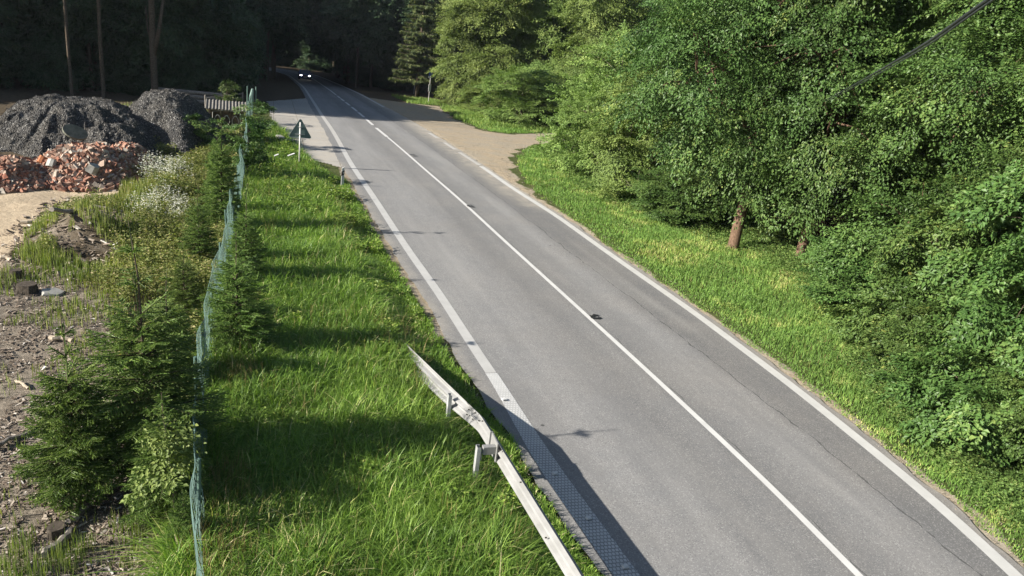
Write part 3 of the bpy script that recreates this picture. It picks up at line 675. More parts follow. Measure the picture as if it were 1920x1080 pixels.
# ---------------------------------------------------------------- young spruces along the fence
SP = [(ys_a, -1.58, 10.45, (1.12, 1.12, 1.0), .3, 'tallest young spruce left of the green fence with a long bare leader', -.05),
 (ys_b, -2.5, 9.95, (1.0, 1.0, 1.0), 1.9, 'bushy young spruce at the lower left with a thin leader', -.03),
 (ys_c, -1.0, 8.6, .36, .8, 'tiny spruce at the foot of the fence near the bottom edge', 0),
 (ys_c, -1.3, 9.45, (.75, .75, .72), 2.0, 'small spruce tucked under the tallest young spruce', 0),
 (ys_b, -1.7, 13.2, (.85, .85, .8), 4.0, 'young spruce directly behind the tallest one', 0),
 (ys_c, -.62, 14.6, (1.0, 1.0, 1.0), 2.2, 'young spruce on the grass side of the fence with a dark shaded flank', 0),
 (ys_a, -.6, 18.9, (.6, .6, .68), 5.0, 'second young spruce on the grass side of the fence', 0),
 (ys_c, -1.75, 16.2, (.6, .6, .7), 1.1, 'spruce left of the fence behind the light weeds', 0),
 (ys_c, -1.8, 20.2, (.6, .6, .8), 3.6, 'spruce left of the fence beside the white flowers', 0),
 (ys_b, -1.45, 23.6, (.9, .85, 1.3), 0.4, 'slim young spruce whose twiggy shadow crosses the road', 0),
 (ys_b, -1.8, 25.5, (.6, .6, .75), 2.8, 'young spruce half way along the fence', 0),
 (ys_c, -2.0, 30.5, (.6, .6, .8), 3.1, 'far young spruce left of the fence near the shelter', 0)]
for (p, x, y, s, rz, lb, ry) in SP: place(p, x, y, s, rz, lb, 'young spruces along the green fence', ry=ry)
shrub = proto(broadleaf('leafy_shrub', 31, 1.7, .02, lobe_set(33, 1.9, .75, 6, .1), 420, 16, .28, .075, M['leaf'], M['bark'], droop=.1), 'shrub')
place(shrub, -.95, 31.5, (1.0, 1.0, 1.25), 0, 'dark leafy shrub growing through the fence behind the warning sign')
place(shrub, -.9, 39.3, (1.1, 1.2, 1.15), 1.2, 'dense shrub added at the fence to shade the slab lay-by')  # added for its shadow, the dark shape across the lay-by
place(shrub, -2.6, 47.5, (.9, .9, 1.25), 2, 'pale narrow bush standing up behind the small shelter')
place(shrub, -3.3, 36, (1.2, 1.2, .9), 2.7, 'leafy shrub at the right foot of the gravel heap')
place(shrub, -7.0, 30.7, (.6, .6, .5), 1, 'small green shrub sprouting between gravel and brick rubble')
t = empty('light_leaved_sapling', (-1.15, 9.1, 0), label='sapling with light green oval leaves in front of the tallest spruce', cat='sapling')
V, Fq, rnd, pts = crown_geo(41, [(0, 0, .85, .28, .28, .55), (-.1, 0, 1.35, .2, .2, .3)], 60, 12, .3, .07, droop=.1, inner=.5)
leafobj('crown', V, Fq, rnd, M['leaf_pale'], t); m = MB(); m.tube([(0, 0, -.05), (-.03, 0, .8), (-.1, 0, 1.6)], [.014, .009, .003], 5); m.build('trunk', M['bark_pale'], t)

# ---------------------------------------------------------------- grass
def blades(X, Y, H, W, lean, seed, Z=None):
    r = np.random.default_rng(seed); n = len(X); Z = gz(X, Y)-.01 if Z is None else Z
    a_ = r.uniform(0, 6.283, n); d = np.stack([np.cos(a_), np.sin(a_), 0*a_], -1); s = np.stack([-d[:, 1], d[:, 0], 0*a_], -1)
    # blades face any way round their own axis
    b = r.uniform(-.9, .9, n); s = norm(s*np.cos(b)[:, None]+np.stack([d[:, 0]*np.sin(b), d[:, 1]*np.sin(b), 0*b], -1))
    P0 = np.stack([X, Y, Z], -1); V = np.zeros((n, 7, 3)); q = lean*r.uniform(.3, 1.3, n)
    for k, t in enumerate((0, .38, .72)):
        th = q*t; c = P0+d*(H*(1-np.cos(th))*.9*t**.2*(1 if t else 0))[:, None]+np.array([0, 0, 1])*(H*np.sin(np.minimum(th+.001, 2.2))/(q+1e-3))[:, None]
        wk = W*(1, .85, .55)[k]; V[:, 2*k] = c-s*wk[:, None]/2; V[:, 2*k+1] = c+s*wk[:, None]/2
    th = q; V[:, 6] = P0+d*(H*(1-np.cos(th)))[:, None]+np.array([0, 0, 1])*(H*np.sin(np.minimum(th, 2.2))/(q+1e-3))[:, None]
    i = np.arange(n)*7; Fq = np.concatenate([np.stack([i, i+1, i+3, i+2], -1), np.stack([i+2, i+3, i+5, i+4], -1)]); Ft = np.stack([i+4, i+5, i+6], -1)
    return V.reshape(-1, 3), [Fq, Ft]
def scatter(n, x0, x1, y0, y1, r, power=1.6, cut=True):
    # more blades near the camera, as many as the picture can show
    u = r.random(n); Y = y0*(y1/y0)**u; X = r.uniform(x0, x1, n)
    if cut:
        px, py = pix(X, Y, zt(Y)); k = (px > -60) & (px < 1980) & (py < 1150) & (py > 0); return X[k], Y[k]
    return X, Y
def grass_obj(name, X, Y, H, W, lean, rnd, mat, seed, label, cat=None):
    V, Fs = blades(X, Y, H, W, lean, seed)
    o = obj(name, V, Fs, mat, attrs={'rnd': np.repeat(np.clip(rnd, 0, 1), 7)}); tag(o, label, cat or 'grass', kind='stuff'); return o
r = np.random.default_rng(21)
X, Y = scatter(290000, -1.4, 4.3, 4.5, 47, r); LB = wpoly(LAYBY)
lim = Xl(Y)-.5+.1*smooth(16, 12, Y)-.22*vnoise(X, Y, .35, 3)-.2*vnoise(X, Y, .11, 4); k = (X < lim) & (sdist(X, Y, LB) > -.05-.25*vnoise(X, Y, .4, 6)) & (X > -1.3+.3*vnoise(X, Y, .6, 9)); X, Y = X[k], Y[k]; lim = lim[k]
tuft = fbm(X, Y, .55, 31); big = fbm(X, Y, 2.5, 33)
mow = smooth(.25, 1.5, lim-X)
H = (.10+.07*smooth(16, 12, Y)+.38*mow*(.35+1.1*tuft)*(.7+.6*big))*r.uniform(.5, 1.3, len(X)); W = r.uniform(.007, .021, len(X))*(1+Y/40)
rn = r.random(len(X))*.62+.5*(fbm(X, Y, 1.1, 40)-.3)+.12*mow*0; dead = r.random(len(X)) < .035+.10*(fbm(X, Y, 1.6, 44) > .62); rn = np.where(dead, r.uniform(.93, 1, len(X)), np.clip(rn, 0, .9))
grass_obj('verge_grass', X, Y, H, W, 1.5+.6*mow*(tuft > .5), rn, M['grass'], 5, 'long bright green grass between the fence and the road')
# right verge
X, Y = scatter(330000, 10.4, 24, 5.5, 60, r)
ed = Xr(Y)+.2+.42*vnoise(X, Y, .7, 3)*vnoise(X, Y, 2.1, 8)+.2*vnoise(X, Y, .15, 4); tl = np.interp(Y, [5, 8, 12, 17, 22, 28, 33, 44, 60], [14.2, 14.8, 15.6, 18.6, 19.6, 18, 17, 18, 22])
k = (X > ed) & (X < tl+.5) & (sdist(X, Y, TR_W) > .1+.5*vnoise(X, Y, .5, 6)); X, Y, ed, tl = X[k], Y[k], ed[k], tl[k]
f = smooth(0, 1.2, X-ed); H = (.05+.14*f*(.4+fbm(X, Y, .6, 71)))*r.uniform(.6, 1.3, len(X)); W = r.uniform(.006, .013, len(X))*(1+Y/24)
dry = smooth(.5, .74, .8*fbm(X, Y, 1.8, 52)+.2*vnoise(X, Y, .25, 53)+.25*smooth(.3, .75, (X-ed)/(tl-ed+.01))*smooth(24, 20, Y)); rn = np.clip(r.random(len(X))*.6+.42*dry+.1*(fbm(X, Y, .8, 3)-.4), 0, 1)
grass_obj('verge_grass', X, Y, H, W, 1.2, rn, M['grass2'], 6, 'short green and yellowed grass between the road and the right hand bushes')
# far corner grass
X, Y = scatter(60000, 14, 40, 58, 96, r); k = (sdist(X, Y, TR_W)+2.2*(fbm(X, Y, 1.4, 41)-.5) > .3) & (X > Xr(Y)+4) & (X < 36); X, Y = X[k], Y[k]
grass_obj('verge_grass', X, Y, r.uniform(.15, .45, len(X)), r.uniform(.03, .06, len(X)), 1.0, np.clip(r.random(len(X))*.6+.5*(fbm(X, Y, 2, 4)-.3), 0, 1), M['grass2'], 8, 'grass on the far side of the dirt track in front of the pale trees')
# yard weeds
X, Y = scatter(260000, -11, -1.0, 7, 50, r)
pw = np.interp(Y, [7, 12, 17, 20, 24, 28, 36, 50], [.05, .06, .3, .65, .95, 1., 1., .8])*smooth(-9, -6.2, X+fbm(X, Y, 2, 3))+.8*smooth(-1.9, -1.2, X)
pw = np.where((X > -3.7) & (X < -1.3) & (Y > 39) & (Y < 45.5), .15, pw); pw = np.where(sdist(X, Y, SAND) < .15, 0, pw); pw = np.where(sdist(X, Y, CHIPS) < 0, np.minimum(pw, .30)*(fbm(X, Y, 1.1, 17) > .5), pw)
pw = np.where((np.hypot((X+4.7)/2.1, (Y-22.3)/2.4) < 1.1), .75*(fbm(X, Y, .8, 12) > .45), pw); pw = np.where(sdist(X, Y, SAND) < .1, 0, pw); pw = np.where((Y > 26.5) & (X < -4.9-.0*Y) & (Y < 45) & (X < -3.9-.05*(Y-26)), 0, pw)
k = (r.random(len(X)) < pw); X, Y = X[k], Y[k]; tf = fbm(X, Y, .5, 61)
H = (.10+.62*tf*fbm(X, Y, 1.6, 63)*smooth(14, 24, Y)+.1)*r.uniform(.5, 1.2, len(X)); W = r.uniform(.006, .012, len(X))*(1+Y/22)
rn = np.clip(r.random(len(X))*.55+.75*(fbm(X, Y, 1.6, 67)-.33), 0, 1)
grass_obj('yard_weeds', X, Y, H, W, .55, rn, M['weed'], 9, 'tall yellow green weeds overgrowing the yard left of the fence', 'weeds')
# leafy herbs, small leaves near the ground
def near_shelter(X, Y): return (X > -3.7) & (X < -1.3) & (Y > 39) & (Y < 45.5)
def herbs(name, n, x0, x1, y0, y1, cond, hgt, ll, mat, label, seed, cat='weeds'):
    r = np.random.default_rng(seed); X, Y = scatter(n, x0, x1, y0, y1, r); k = cond(X, Y, r); X, Y = X[k], Y[k]; n = len(X); Z = gz(X, Y)
    m_ = 9; th = r.uniform(0, 6.28, (n, m_)); hh = hgt*r.uniform(.2, 1, (n, m_))*(.4+1.2*fbm(X, Y, .7, seed))[:, None]
    Pt = np.stack([X[:, None]+np.cos(th)*.06, Y[:, None]+np.sin(th)*.06, Z[:, None]+hh], -1); D = np.stack([np.cos(th), np.sin(th), r.uniform(-.2, .5, (n, m_))], -1)
    N = np.array([0, 0, 1.])+r.normal(size=D.shape)*.45; s = ll*r.uniform(.6, 1.3, n*m_)*(1+np.repeat(Y, m_)/40)
    V, Fq = leaves_geo(Pt.reshape(-1, 3), D.reshape(-1, 3), N.reshape(-1, 3), s, s*.6); rnd = np.clip(np.repeat(r.random(n), m_)*.6+r.random(n*m_)*.4, 0, 1)
    tag(leafobj(name, V, Fq, rnd, mat), label, cat, kind='stuff')
herbs('leafy_weeds', 22000, -1.0, 3.6, 5, 44, lambda X, Y, r: (X < Xl(Y)-.9) & (fbm(X, Y, 1.3, 81)+.16*smooth(18, 30, Y) > .66) & (sdist(X, Y, LB) > .2), .34, .06, M['grass'], 'broad leafed weeds mixed into the long verge grass', 82)
herbs('leafy_weeds', 60000, 11, 22, 5.5, 45, lambda X, Y, r: (X > Xr(Y)+.8) & (sdist(X, Y, TR_W) > .5) & (r.random(len(X)) < .05+.9*smooth(-2.2, -.1, X-np.interp(Y, [5, 8, 12, 17, 22, 28, 33, 44], [13.6, 13.6, 14.4, 17.2, 18.6, 16.8, 15.6, 17]))), .24, .05, M['herb'], 'low leafy herbs on the right verge in front of the bushes', 83)
herbs('yard_herbs', 30000, -8.5, -1.2, 12, 46, lambda X, Y, r: (sdist(X, Y, CHIPS) > 0) & (sdist(X, Y, SAND) > .45) & (fbm(X, Y, 1.5, 90) > .45) & ~((sdist(X, Y, MOUND) < .3) & (fbm(X, Y, .9, 91) > .44)) & ~((Y > 26.5) & (X < -4.9)) & ~near_shelter(X, Y), .5, .05, M['weed'], 'leafy herbs among the tall weeds of the yard', 84)
herbs('white_wildflowers', 9000, -4.6, -2.1, 20, 33, lambda X, Y, r: (np.minimum(np.hypot((X+3.3)/.8, (Y-24.6)/1.5), np.hypot((X+3.7)/.9, (Y-29.6)/1.4)) < 1.3*r.random(len(X))) & (fbm(X, Y, .4, 4) > .5), .85, .028, M['flower'], 'patch of small white wildflowers in the yard weeds', 85, 'flowers')
# brown straw clumps at the fence foot
X, Y = scatter(5200, -.95, -.1, 6.2, 20, r); c = np.minimum.reduce([np.hypot((X+.55)/.45, (Y-yy)/.7) for yy in (6.9, 8.2, 9.7, 13.3, 16.8)]); k = c*(.5+fbm(X, Y, .3, 3)) < .8; X, Y = X[k], Y[k]
grass_obj('dry_grass_stalks', X, Y, r.uniform(.2, .75, len(X)), r.uniform(.005, .009, len(X)), .7, r.random(len(X)), M['straw'], 10, 'brown dry stalks standing at the foot of the fence', 'dry grass')
X, Y = scatter(5200, -.9, 3.6, 6, 40, r); k = (X < Xl(Y)-1.3) & (fbm(X, Y, 1.7, 47) > .48) & (sdist(X, Y, LB) > .2); X, Y = X[k], Y[k]
grass_obj('dry_grass_stalks', X, Y, r.uniform(.35, .75, len(X)), r.uniform(.004, .008, len(X)), .8, r.uniform(.4, 1, len(X)), M['straw'], 14, 'thin dead stalks scattered through the long verge grass', 'dry grass')
X, Y = scatter(5200, 11.5, 17, 6, 34, r); k = (X > Xr(Y)+1.0) & (fbm(X, Y, 1.5, 57) > .5); X, Y = X[k], Y[k]
grass_obj('dry_grass_stalks', X, Y, r.uniform(.12, .3, len(X)), r.uniform(.004, .008, len(X)), .9, r.uniform(.4, 1, len(X)), M['straw'], 15, 'thin dead stalks on the yellowed part of the right verge', 'dry grass')
# horsetail-like green shoots in the bare yard
X, Y = scatter(5000, -3.0, -1.0, 7.4, 9.5, r); k = (fbm(X, Y, .5, 5) > .6); X, Y = X[k], Y[k]
grass_obj('green_shoots', X, Y, r.uniform(.12, .38, len(X)), r.uniform(.005, .01, len(X)), .35, r.random(len(X))*.6, M['weed'], 12, 'thin green shoots in the bare soil below the bushy spruce', 'weeds')

# ---------------------------------------------------------------- wood chips and twigs of the bare yard
r = np.random.default_rng(77)
def debris(name, n, l0, l1, mats, label, seed, cond, flat=.25, box=(-9, -1.2, 6, 22)):
    r = np.random.default_rng(seed); X, Y = scatter(n, box[0], box[1], box[2], box[3], r); k = cond(X, Y); X, Y = X[k], Y[k]; n = len(X); Z = gz(X, Y)
    a_ = r.uniform(0, 6.28, n); L_ = l0*(l1/l0)**r.random(n)**1.5; Wd = L_*r.uniform(.12, .45, n); T = L_*r.uniform(.03, .12, n)+.004
    d = np.stack([np.cos(a_), np.sin(a_), r.normal(size=n)*flat], -1); d = norm(d); s = norm(np.cross(d, [0, 0, 1])+r.normal(size=(n, 3))*.15); u = np.cross(s, d)
    c = np.stack([X, Y, Z+.01+T*.5], -1); V = np.zeros((n, 8, 3)); j = 0
    for z_ in (-1, 1):
        for y_ in (-1, 1):
            for x_ in (-1, 1): V[:, j] = c+d*(L_*.5*x_)[:, None]+s*(Wd*.5*y_*(1 if x_ > 0 else .7))[:, None]+u*(T*.5*z_)[:, None]; j += 1
    i = (np.arange(n)*8)[:, None]; Fq = np.concatenate([i+np.array(f) for f in ((0, 2, 3, 1), (4, 5, 7, 6), (0, 1, 5, 4), (2, 6, 7, 3), (0, 4, 6, 2), (1, 3, 7, 5))])
    return tag(obj(name, V.reshape(-1, 3), Fq, mats, attrs={'rnd': np.repeat(r.random(n), 8)}), label, 'debris', kind='stuff')
def rnd_mat(name, st, rough=.9, sc_=30):
    m, n, o = mat_new(name); t = NT(n); c = t.ramp(t.attr('rnd'), *st); nz = t.noise(sc_, 4)
    c = t.mix(t.range(nz, .4, .65, 0, .5), c, (.08, .07, .06)); c = t.mix(t.range(t.noise(1.3, 4), .4, .65, 0, .45), c, (.24, .19, .15)); t.pbsdf(o, c, rough, .15, 0, t.bump(nz, .4, .01)); return m
M['chipm'] = rnd_mat('wood chip', [(0, (.07, .05, .035)), (.45, (.2, .155, .12)), (.8, (.36, .3, .24)), (.96, (.55, .5, .43)), (1, (.75, .73, .7))])
debris('wood_chips', 60000, .02, .11, M['chipm'], 'bark and wood chips littering the bare yard soil', 5, lambda X, Y: (sdist(X, Y, CHIPS) < .2) & (fbm(X, Y, .6, 9) > .33))
debris('wood_chips', 4000, .05, .3, M['chipm'], 'loose twigs and bark pieces lying on the soil mound', 6, lambda X, Y: (sdist(X, Y, CHIPS2) < .4), .35, (-8, -2, 17, 28))
# small gravel and leaves on the track and along the asphalt edge
M['peb'] = rnd_mat('pebble', [(0, (.1, .08, .06)), (.5, (.3, .25, .18)), (1, (.5, .45, .38))])
debris('loose_stones', 30000, .015, .05, M['peb'], 'small stones and dead leaves along the road edge', 7, lambda X, Y: ((np.abs(X-Xr(Y)-.6) < .35) | (np.abs(X-Xl(Y)+.62) < .16)) & (Y < 46) & (r.random(len(X)) < .9), .4, (1, 18, 5, 46))
debris('track_clods', 5000, .03, .12, M['peb'], 'dirt clods and leaf litter on the mouth of the dirt track', 8, lambda X, Y: (np.abs(sdist(X, Y, TR_W)) < .7) & (X > Xr(Y)+.2), .4, (10, 26, 30, 70))

# larger pieces of wood, each its own thing
def wood_piece(px, py, L_, w_, rz, label, mat='oldwood', tilt=.1, h=.06):
    p = G(px, py); z = float(gz(np.array(p[0]), np.array(p[1]))); t = MB(); rq = random.Random(int(px))
    n = 7; P = [(L_*(i/(n-1)-.5), rq.uniform(-.06, .06)*L_, rq.uniform(-.012, .012)) for i in range(n)]
    t.tube(P, [w_*rq.uniform(.4, .6) for _ in range(n)], 7); o = t.build('wood_piece', M[mat]); o.location = (p[0], p[1], z+h); o.rotation_euler = (0, tilt, rz)
    return tag(o, label, 'wood')
wood_piece(75, 425, .9, .1, .3, 'pale bent branch at the sandy left edge of the soil mound', 'wood_pale')
wood_piece(130, 450, 1.1, .12, 1.1, 'grey branch lying across the middle of the soil mound', 'oldwood', .3, .12)
wood_piece(205, 432, .8, .07, -.3, 'dark stick near the top right of the soil mound', 'oldwood', .1, .1)
wood_piece(248, 442, .7, .05, -.4, 'pale stick lying right of the soil mound', 'wood_pale')
wood_piece(134, 500, .35, .06, -.8, 'short white splinter below the soil mound', 'wood_pale')
wood_piece(5, 487, .5, .09, -.5, 'pale stick at the left edge below the sand', 'wood_pale')
wood_piece(108, 1025, .55, .1, 1.2, 'grey split board near the bottom left corner', 'oldwood')
wood_piece(145, 970, .4, .1, 1.3, 'short grey branch stub under the bushy spruce', 'oldwood')
wood_piece(20, 830, .8, .07, .9, 'long dark twig on the bare soil at the left edge', 'oldwood')
wood_piece(42, 720, .35, .05, -.7, 'pale splinter left of the bushy spruce tip', 'wood_pale')
wood_piece(115, 640, .4, .09, -.1, 'flat pale chip on the bare soil beside the tallest spruce', 'wood_pale')
wood_piece(200, 760, .35, .1, -.3, 'white chip between the two largest young spruces', 'wood_pale')
p = G(62, 548)
def blocky(name, loc, dims, mat, label, cat, seed, rot=(0, 0, 0), rough=.12):
    rq = np.random.default_rng(seed); th = np.linspace(0, 2*math.pi, 11)[:-1]; rad = rq.uniform(.82, 1.1, 10); V = []; 
    for zz, s in ((0, 1.05), (.5, 1), (1, .9)):
        for a_, q in zip(th, rad): V.append([math.cos(a_)*q*s*dims[0]/2*(1+rq.normal()*rough*.3), math.sin(a_)*q*s*dims[1]/2*(1+rq.normal()*rough*.3), zz*dims[2]+rq.normal()*rough*.1*dims[2]])
    m = MB(); Fq = [(l*10+k, l*10+(k+1) % 10, l*10+10+(k+1) % 10, l*10+10+k) for l in (0, 1) for k in range(10)]+[tuple(range(20, 30)), tuple(range(9, -1, -1))]
    m.add(V, Fq); o = m.build(name, mat); o.location = loc; o.rotation_euler = rot; return tag(o, label, cat)
zz = float(gz(np.array(p[0]), np.array(p[1])))
blocky('tree_stump', (p[0]-.1, p[1], zz-.05), (.5, .42, .26), M['darkwood'], 'dark tree stump with a flat grey top in the bare yard', 'stump', 3)
blocky('stone_block', (p[0]+.38, p[1]-.05, zz), (.45, .35, .07), M['concrete'], 'grey flat stone leaning against the dark stump', 'stone', 4, (.2, .15, .4))
p = G(30, 520); blocky('tree_stump', (p[0], p[1], -.05), (.28, .26, .22), M['darkwood'], 'small dark stump left of the flat topped stump', 'stump', 5)
p = G(108, 1000); blocky('wood_block', (p[0], p[1], -.02), (.22, .26, .12), M['darkwood'], 'dark wood block near the bottom left corner', 'wood', 9)

# ---------------------------------------------------------------- gravel heaps
def gravel_mat():
    m, n, o = mat_new('dark gravel'); t = NT(n); v = t.node('ShaderNodeTexVoronoi'); v.inputs['Scale'].default_value = 20; t.L(t.pos(), v.inputs['Vector'])
    s = t.node('ShaderNodeSeparateColor'); t.L(v.outputs['Color'], s.inputs[0]); n1 = t.noise(1.4, 5, .6)
    c = t.mix(s.outputs[0], (.042, .042, .043), (.135, .13, .122)); c = t.mix(t.math('MULTIPLY', t.math('GREATER_THAN', s.outputs[1], .9), .8), c, (.32, .31, .29))
    c = t.mix(t.range(n1, .45, .65, 0, .5), c, (.10, .09, .075)); h = t.math('ADD', v.outputs['Distance'], t.math('MULTIPLY', t.noise(22, 4), .5))
    t.pbsdf(o, c, .9, .15, 0, t.bump(h, 1., .12)); return m
M['gravel'] = gravel_mat()
def heap(name, loc, rx, ry, h, prof, seed, label, mat, cat, n=170, gully=0, stones=5000):
    xs = np.linspace(-1.15, 1.15, n); X, Y = np.meshgrid(xs, xs); a_ = np.arctan2(Y, X)
    rad = np.hypot(X, Y)*(1+.22*(vnoise(np.cos(a_)*2+5, np.sin(a_)*2+5, .8, seed)-.5)*2); z = prof(X, Y, rad)*h
    z += (fbm(X*rx, Y*ry, 1.4, seed)-.5)*.35*smooth(1.1, .8, rad)+(fbm(X*rx, Y*ry, .35, seed+3)-.5)*.3*smooth(1.1, .9, rad)
    if gully: z -= gully*smooth(.5, .85, vnoise(a_*9, rad*.8, 1., 4)+.25*vnoise(X, Y, .12, 5))*1.3*smooth(.3, .6, rad)*smooth(1.1, .9, rad)
    z -= smooth(.95, 1.15, rad)*.5
    idx = np.arange(X.size).reshape(X.shape); Fq = np.stack([idx[:-1, :-1].ravel(), idx[:-1, 1:].ravel(), idx[1:, 1:].ravel(), idx[1:, :-1].ravel()], -1)
    V = np.stack([X*rx, Y*ry, z], -1).reshape(-1, 3)
    # loose stones bedded in the surface, part of the same heap mesh
    q = np.random.default_rng(seed); k = q.integers(0, X.size, stones); k = k[(rad.ravel()[k] < 1.05)]; c = V[k]+q.normal(size=(len(k), 3))*[.04, .04, .01]; s = q.uniform(.012, .04, len(k))
    oc = np.array([[1, 0, 0], [0, 1, 0], [-1, 0, 0], [0, -1, 0], [0, 0, 1], [0, 0, -.6]], float); SV = c[:, None]+oc[None]*s[:, None, None]*q.uniform(.6, 1.3, (len(k), 6, 1))
    f = np.array([(0, 1, 4), (1, 2, 4), (2, 3, 4), (3, 0, 4), (1, 0, 5), (2, 1, 5), (3, 2, 5), (0, 3, 5)]); SF = (np.arange(len(k))*6)[:, None, None]+f[None]+len(V)
    o = obj(name, np.concatenate([V, SV.reshape(-1, 3)]), [Fq, SF.reshape(-1, 3)], mat); o.location = loc; return tag(o, label, cat)
heap('gravel_heap', (-7.9, 36.2, -.1), 3.9, 4.4, 1.95, lambda X, Y, r: smooth(1.02, .3, r)**.75*(.95+.06*X), 5, 'wide dark gravel heap with eroded gullies on its left flank', M['gravel'], 'gravel heap', gully=.16, stones=9000)
heap('gravel_heap', (-4.6, 38.2, -.1), 3.0, 3.8, 2.3, lambda X, Y, r: smooth(1.02, .12, r)**.62, 9, 'steeper grey gravel heap with a rounded sunlit top on the right', M['gravel'], 'gravel heap', stones=7000)
heap('gravel_heap', (-6.2, 33.4, -.1), 2.2, 2.4, 1.35, lambda X, Y, r: smooth(1.02, .1, r)**.8, 13, 'lower gravel shoulder in front between the two big heaps', M['gravel'], 'gravel heap', stones=4000)

# brick rubble
M['brick'] = rnd_mat('brick rubble', [(0, (.12, .07, .05)), (.3, (.28, .11, .07)), (.55, (.36, .18, .12)), (.75, (.42, .29, .22)), (.9, (.36, .33, .29)), (1, (.55, .5, .42))], sc_=12)
def rubble(name, cx, cy, rx, ry, h, n, s0, s1, seed, label, lift=0, sl=0):
    q = np.random.default_rng(seed); V = []; i0 = 0; Fs = []; u = q.random(n)**.5; a_ = q.uniform(0, 6.283, n); x = u*np.cos(a_); y = u*np.sin(a_)
    z = smooth(1.0, .05, u)**.8*h*(.75+.5*fbm(x*rx, y*ry, 1., seed))*(1+sl*x); s = q.uniform(s0, s1, n)*q.uniform(.6, 1.2, n)
    b = np.array([[x_, y_, z_] for z_ in (-1, 1) for y_ in (-1, 1) for x_ in (-1, 1)], float)*[.62, .36, .26]
    Rm = np.linalg.qr(q.normal(size=(n, 3, 3)))[0]; bb = b[None]*(1+q.uniform(-.28, .28, (n, 8, 1)))*s[:, None, None]; W_ = np.einsum('nij,nkj->nki', Rm, bb)+np.stack([x*rx, y*ry, z+lift], -1)[:, None]
    f = np.array(((0, 2, 3, 1), (4, 5, 7, 6), (0, 1, 5, 4), (2, 6, 7, 3), (0, 4, 6, 2), (1, 3, 7, 5))); Fq = (np.arange(n)*8)[:, None, None]+f[None]
    # solid core below the loose pieces
    g = np.linspace(-1, 1, 40); GX, GY = np.meshgrid(g, g); gr = np.hypot(GX, GY); gzz = smooth(1., .05, gr)**.8*h*.85*(.75+.5*fbm(GX*rx, GY*ry, 1., seed))*(1+sl*GX)-.06-.3*(gr > .98); id_ = np.arange(GX.size).reshape(GX.shape)+n*8
    CF = np.stack([id_[:-1, :-1].ravel(), id_[:-1, 1:].ravel(), id_[1:, 1:].ravel(), id_[1:, :-1].ravel()], -1)
    o = obj(name, np.concatenate([W_.reshape(-1, 3), np.stack([GX*rx, GY*ry, gzz], -1).reshape(-1, 3)]), [np.concatenate([Fq.reshape(-1, 4), CF])], M['brick'], attrs={'rnd': np.concatenate([np.repeat(q.random(n), 8), np.full(GX.size, .02)])})
    o.location = (cx, cy, -.02); return tag(o, label, 'rubble', kind='stuff')
rubble('brick_rubble', -6.3, 29.9, 2.4, 2.3, 1.12, 5200, .08, .24, 3, 'heap of broken red bricks and mortar in front of the gravel')
rubble('brick_rubble', -8.5, 28.6, 1.6, 1.8, .75, 3000, .08, .22, 5, 'lower spread of broken bricks at the left edge')
rubble('brick_rubble', -5.2, 31.2, 1.2, 1.6, 1.05, 2600, .07, .2, 4, 'grey stony end of the rubble heap under the right gravel heap')
for (x_, y_, s_, lb, sd_) in ((-6.3, 28.9, .42, 'large pale mortar lump in the middle of the brick rubble', 1), (-7.2, 28.7, .38, 'pale lump low in the brick rubble', 2), (-5.9, 28.3, .4, 'greyish lump at the lower edge of the brick rubble', 7), (-7.6, 29.2, .36, 'orange brick chunk at the left of the rubble', 8)):
    blocky('rubble_lump', (x_, y_, .45+.12*s_), (s_, s_*.8, s_*.7), M['concrete'] if sd_ != 8 else simple('orange brick', (.4, .16, .08), .9, .1, scale=10), lb, 'rubble', sd_, (.4, .3, sd_))
m = MB(); n = 20
for zz_ in (0, .1): m.V.append(np.array([[math.cos(i*6.283/n)*.42, math.sin(i*6.283/n)*.3, zz_] for i in range(n)]))
m.n = 40; m.F[4] = [(i, (i+1) % n, n+(i+1) % n, n+i) for i in range(n)]; m.F[n] = [list(range(n-1, -1, -1)), list(range(n, 2*n))]
o = m.build('concrete_disc', simple('mossy concrete', (.17, .175, .14), .9, .1, var=.4, scale=7)); o.location = (-7.05, 31.6, 1.2); o.rotation_euler = (.75, .35, .2); tag(o, 'round grey concrete disc leaning on top of the brick rubble', 'disc')

# ---------------------------------------------------------------- green mesh fence
fx = lambda y: np.interp(y, [4, 7, 8.2, 10, 12.5, 24, 35, 52], [-.5, -.62, -.74, -.98, -1.1, -1.08, -1.12, -1.4])+.02*np.sin(y*1.4)+.02*np.sin(y*2.9+1)
fh = lambda y: 1.28+.05*np.sin(y*1.7)+.03*np.sin(y*4.1)
fence = empty('mesh_fence', (-1.0, 5, 0), label='sagging green wire mesh fence running from the bottom edge to the shelter', cat='fence')
YF0, YF1 = 5.0, 52.0; c = .08; nu = int((YF1-YF0)/c); nv = 16
V = []; Fq = []
def fpt(i, j):
    y = YF0+i*c; tt = np.clip(j/nv, 0, 1); x = fx(y)+.09-.17*tt*(.8+.25*np.sin(y*.8+2))+.04*np.sin(tt*3.1)*np.sin(y*1.3)+.05*(vnoise(y+0*tt, tt*3, .5, 8)-.5); z = zt(y)+.02+tt*fh(y)
    return np.stack([x+0*z, y+0*z, z], -1)
I, J = np.meshgrid(np.arange(nu), np.arange(nv), indexing='ij'); ev = ((I+J) % 2 == 0); a0 = fpt(I, J); a1 = fpt(I+1, J+1); b0 = fpt(I+1, J); b1 = fpt(I, J+1)
A = np.where(ev[..., None], a0, b0).reshape(-1, 3); B = np.where(ev[..., None], a1, b1).reshape(-1, 3)
hz = [fpt(np.arange(nu), np.full(nu, j)) for j in (0, nv//2, nv)]; A = np.concatenate([A]+[h[:-1] for h in hz]); B = np.concatenate([B]+[h[1:] for h in hz])
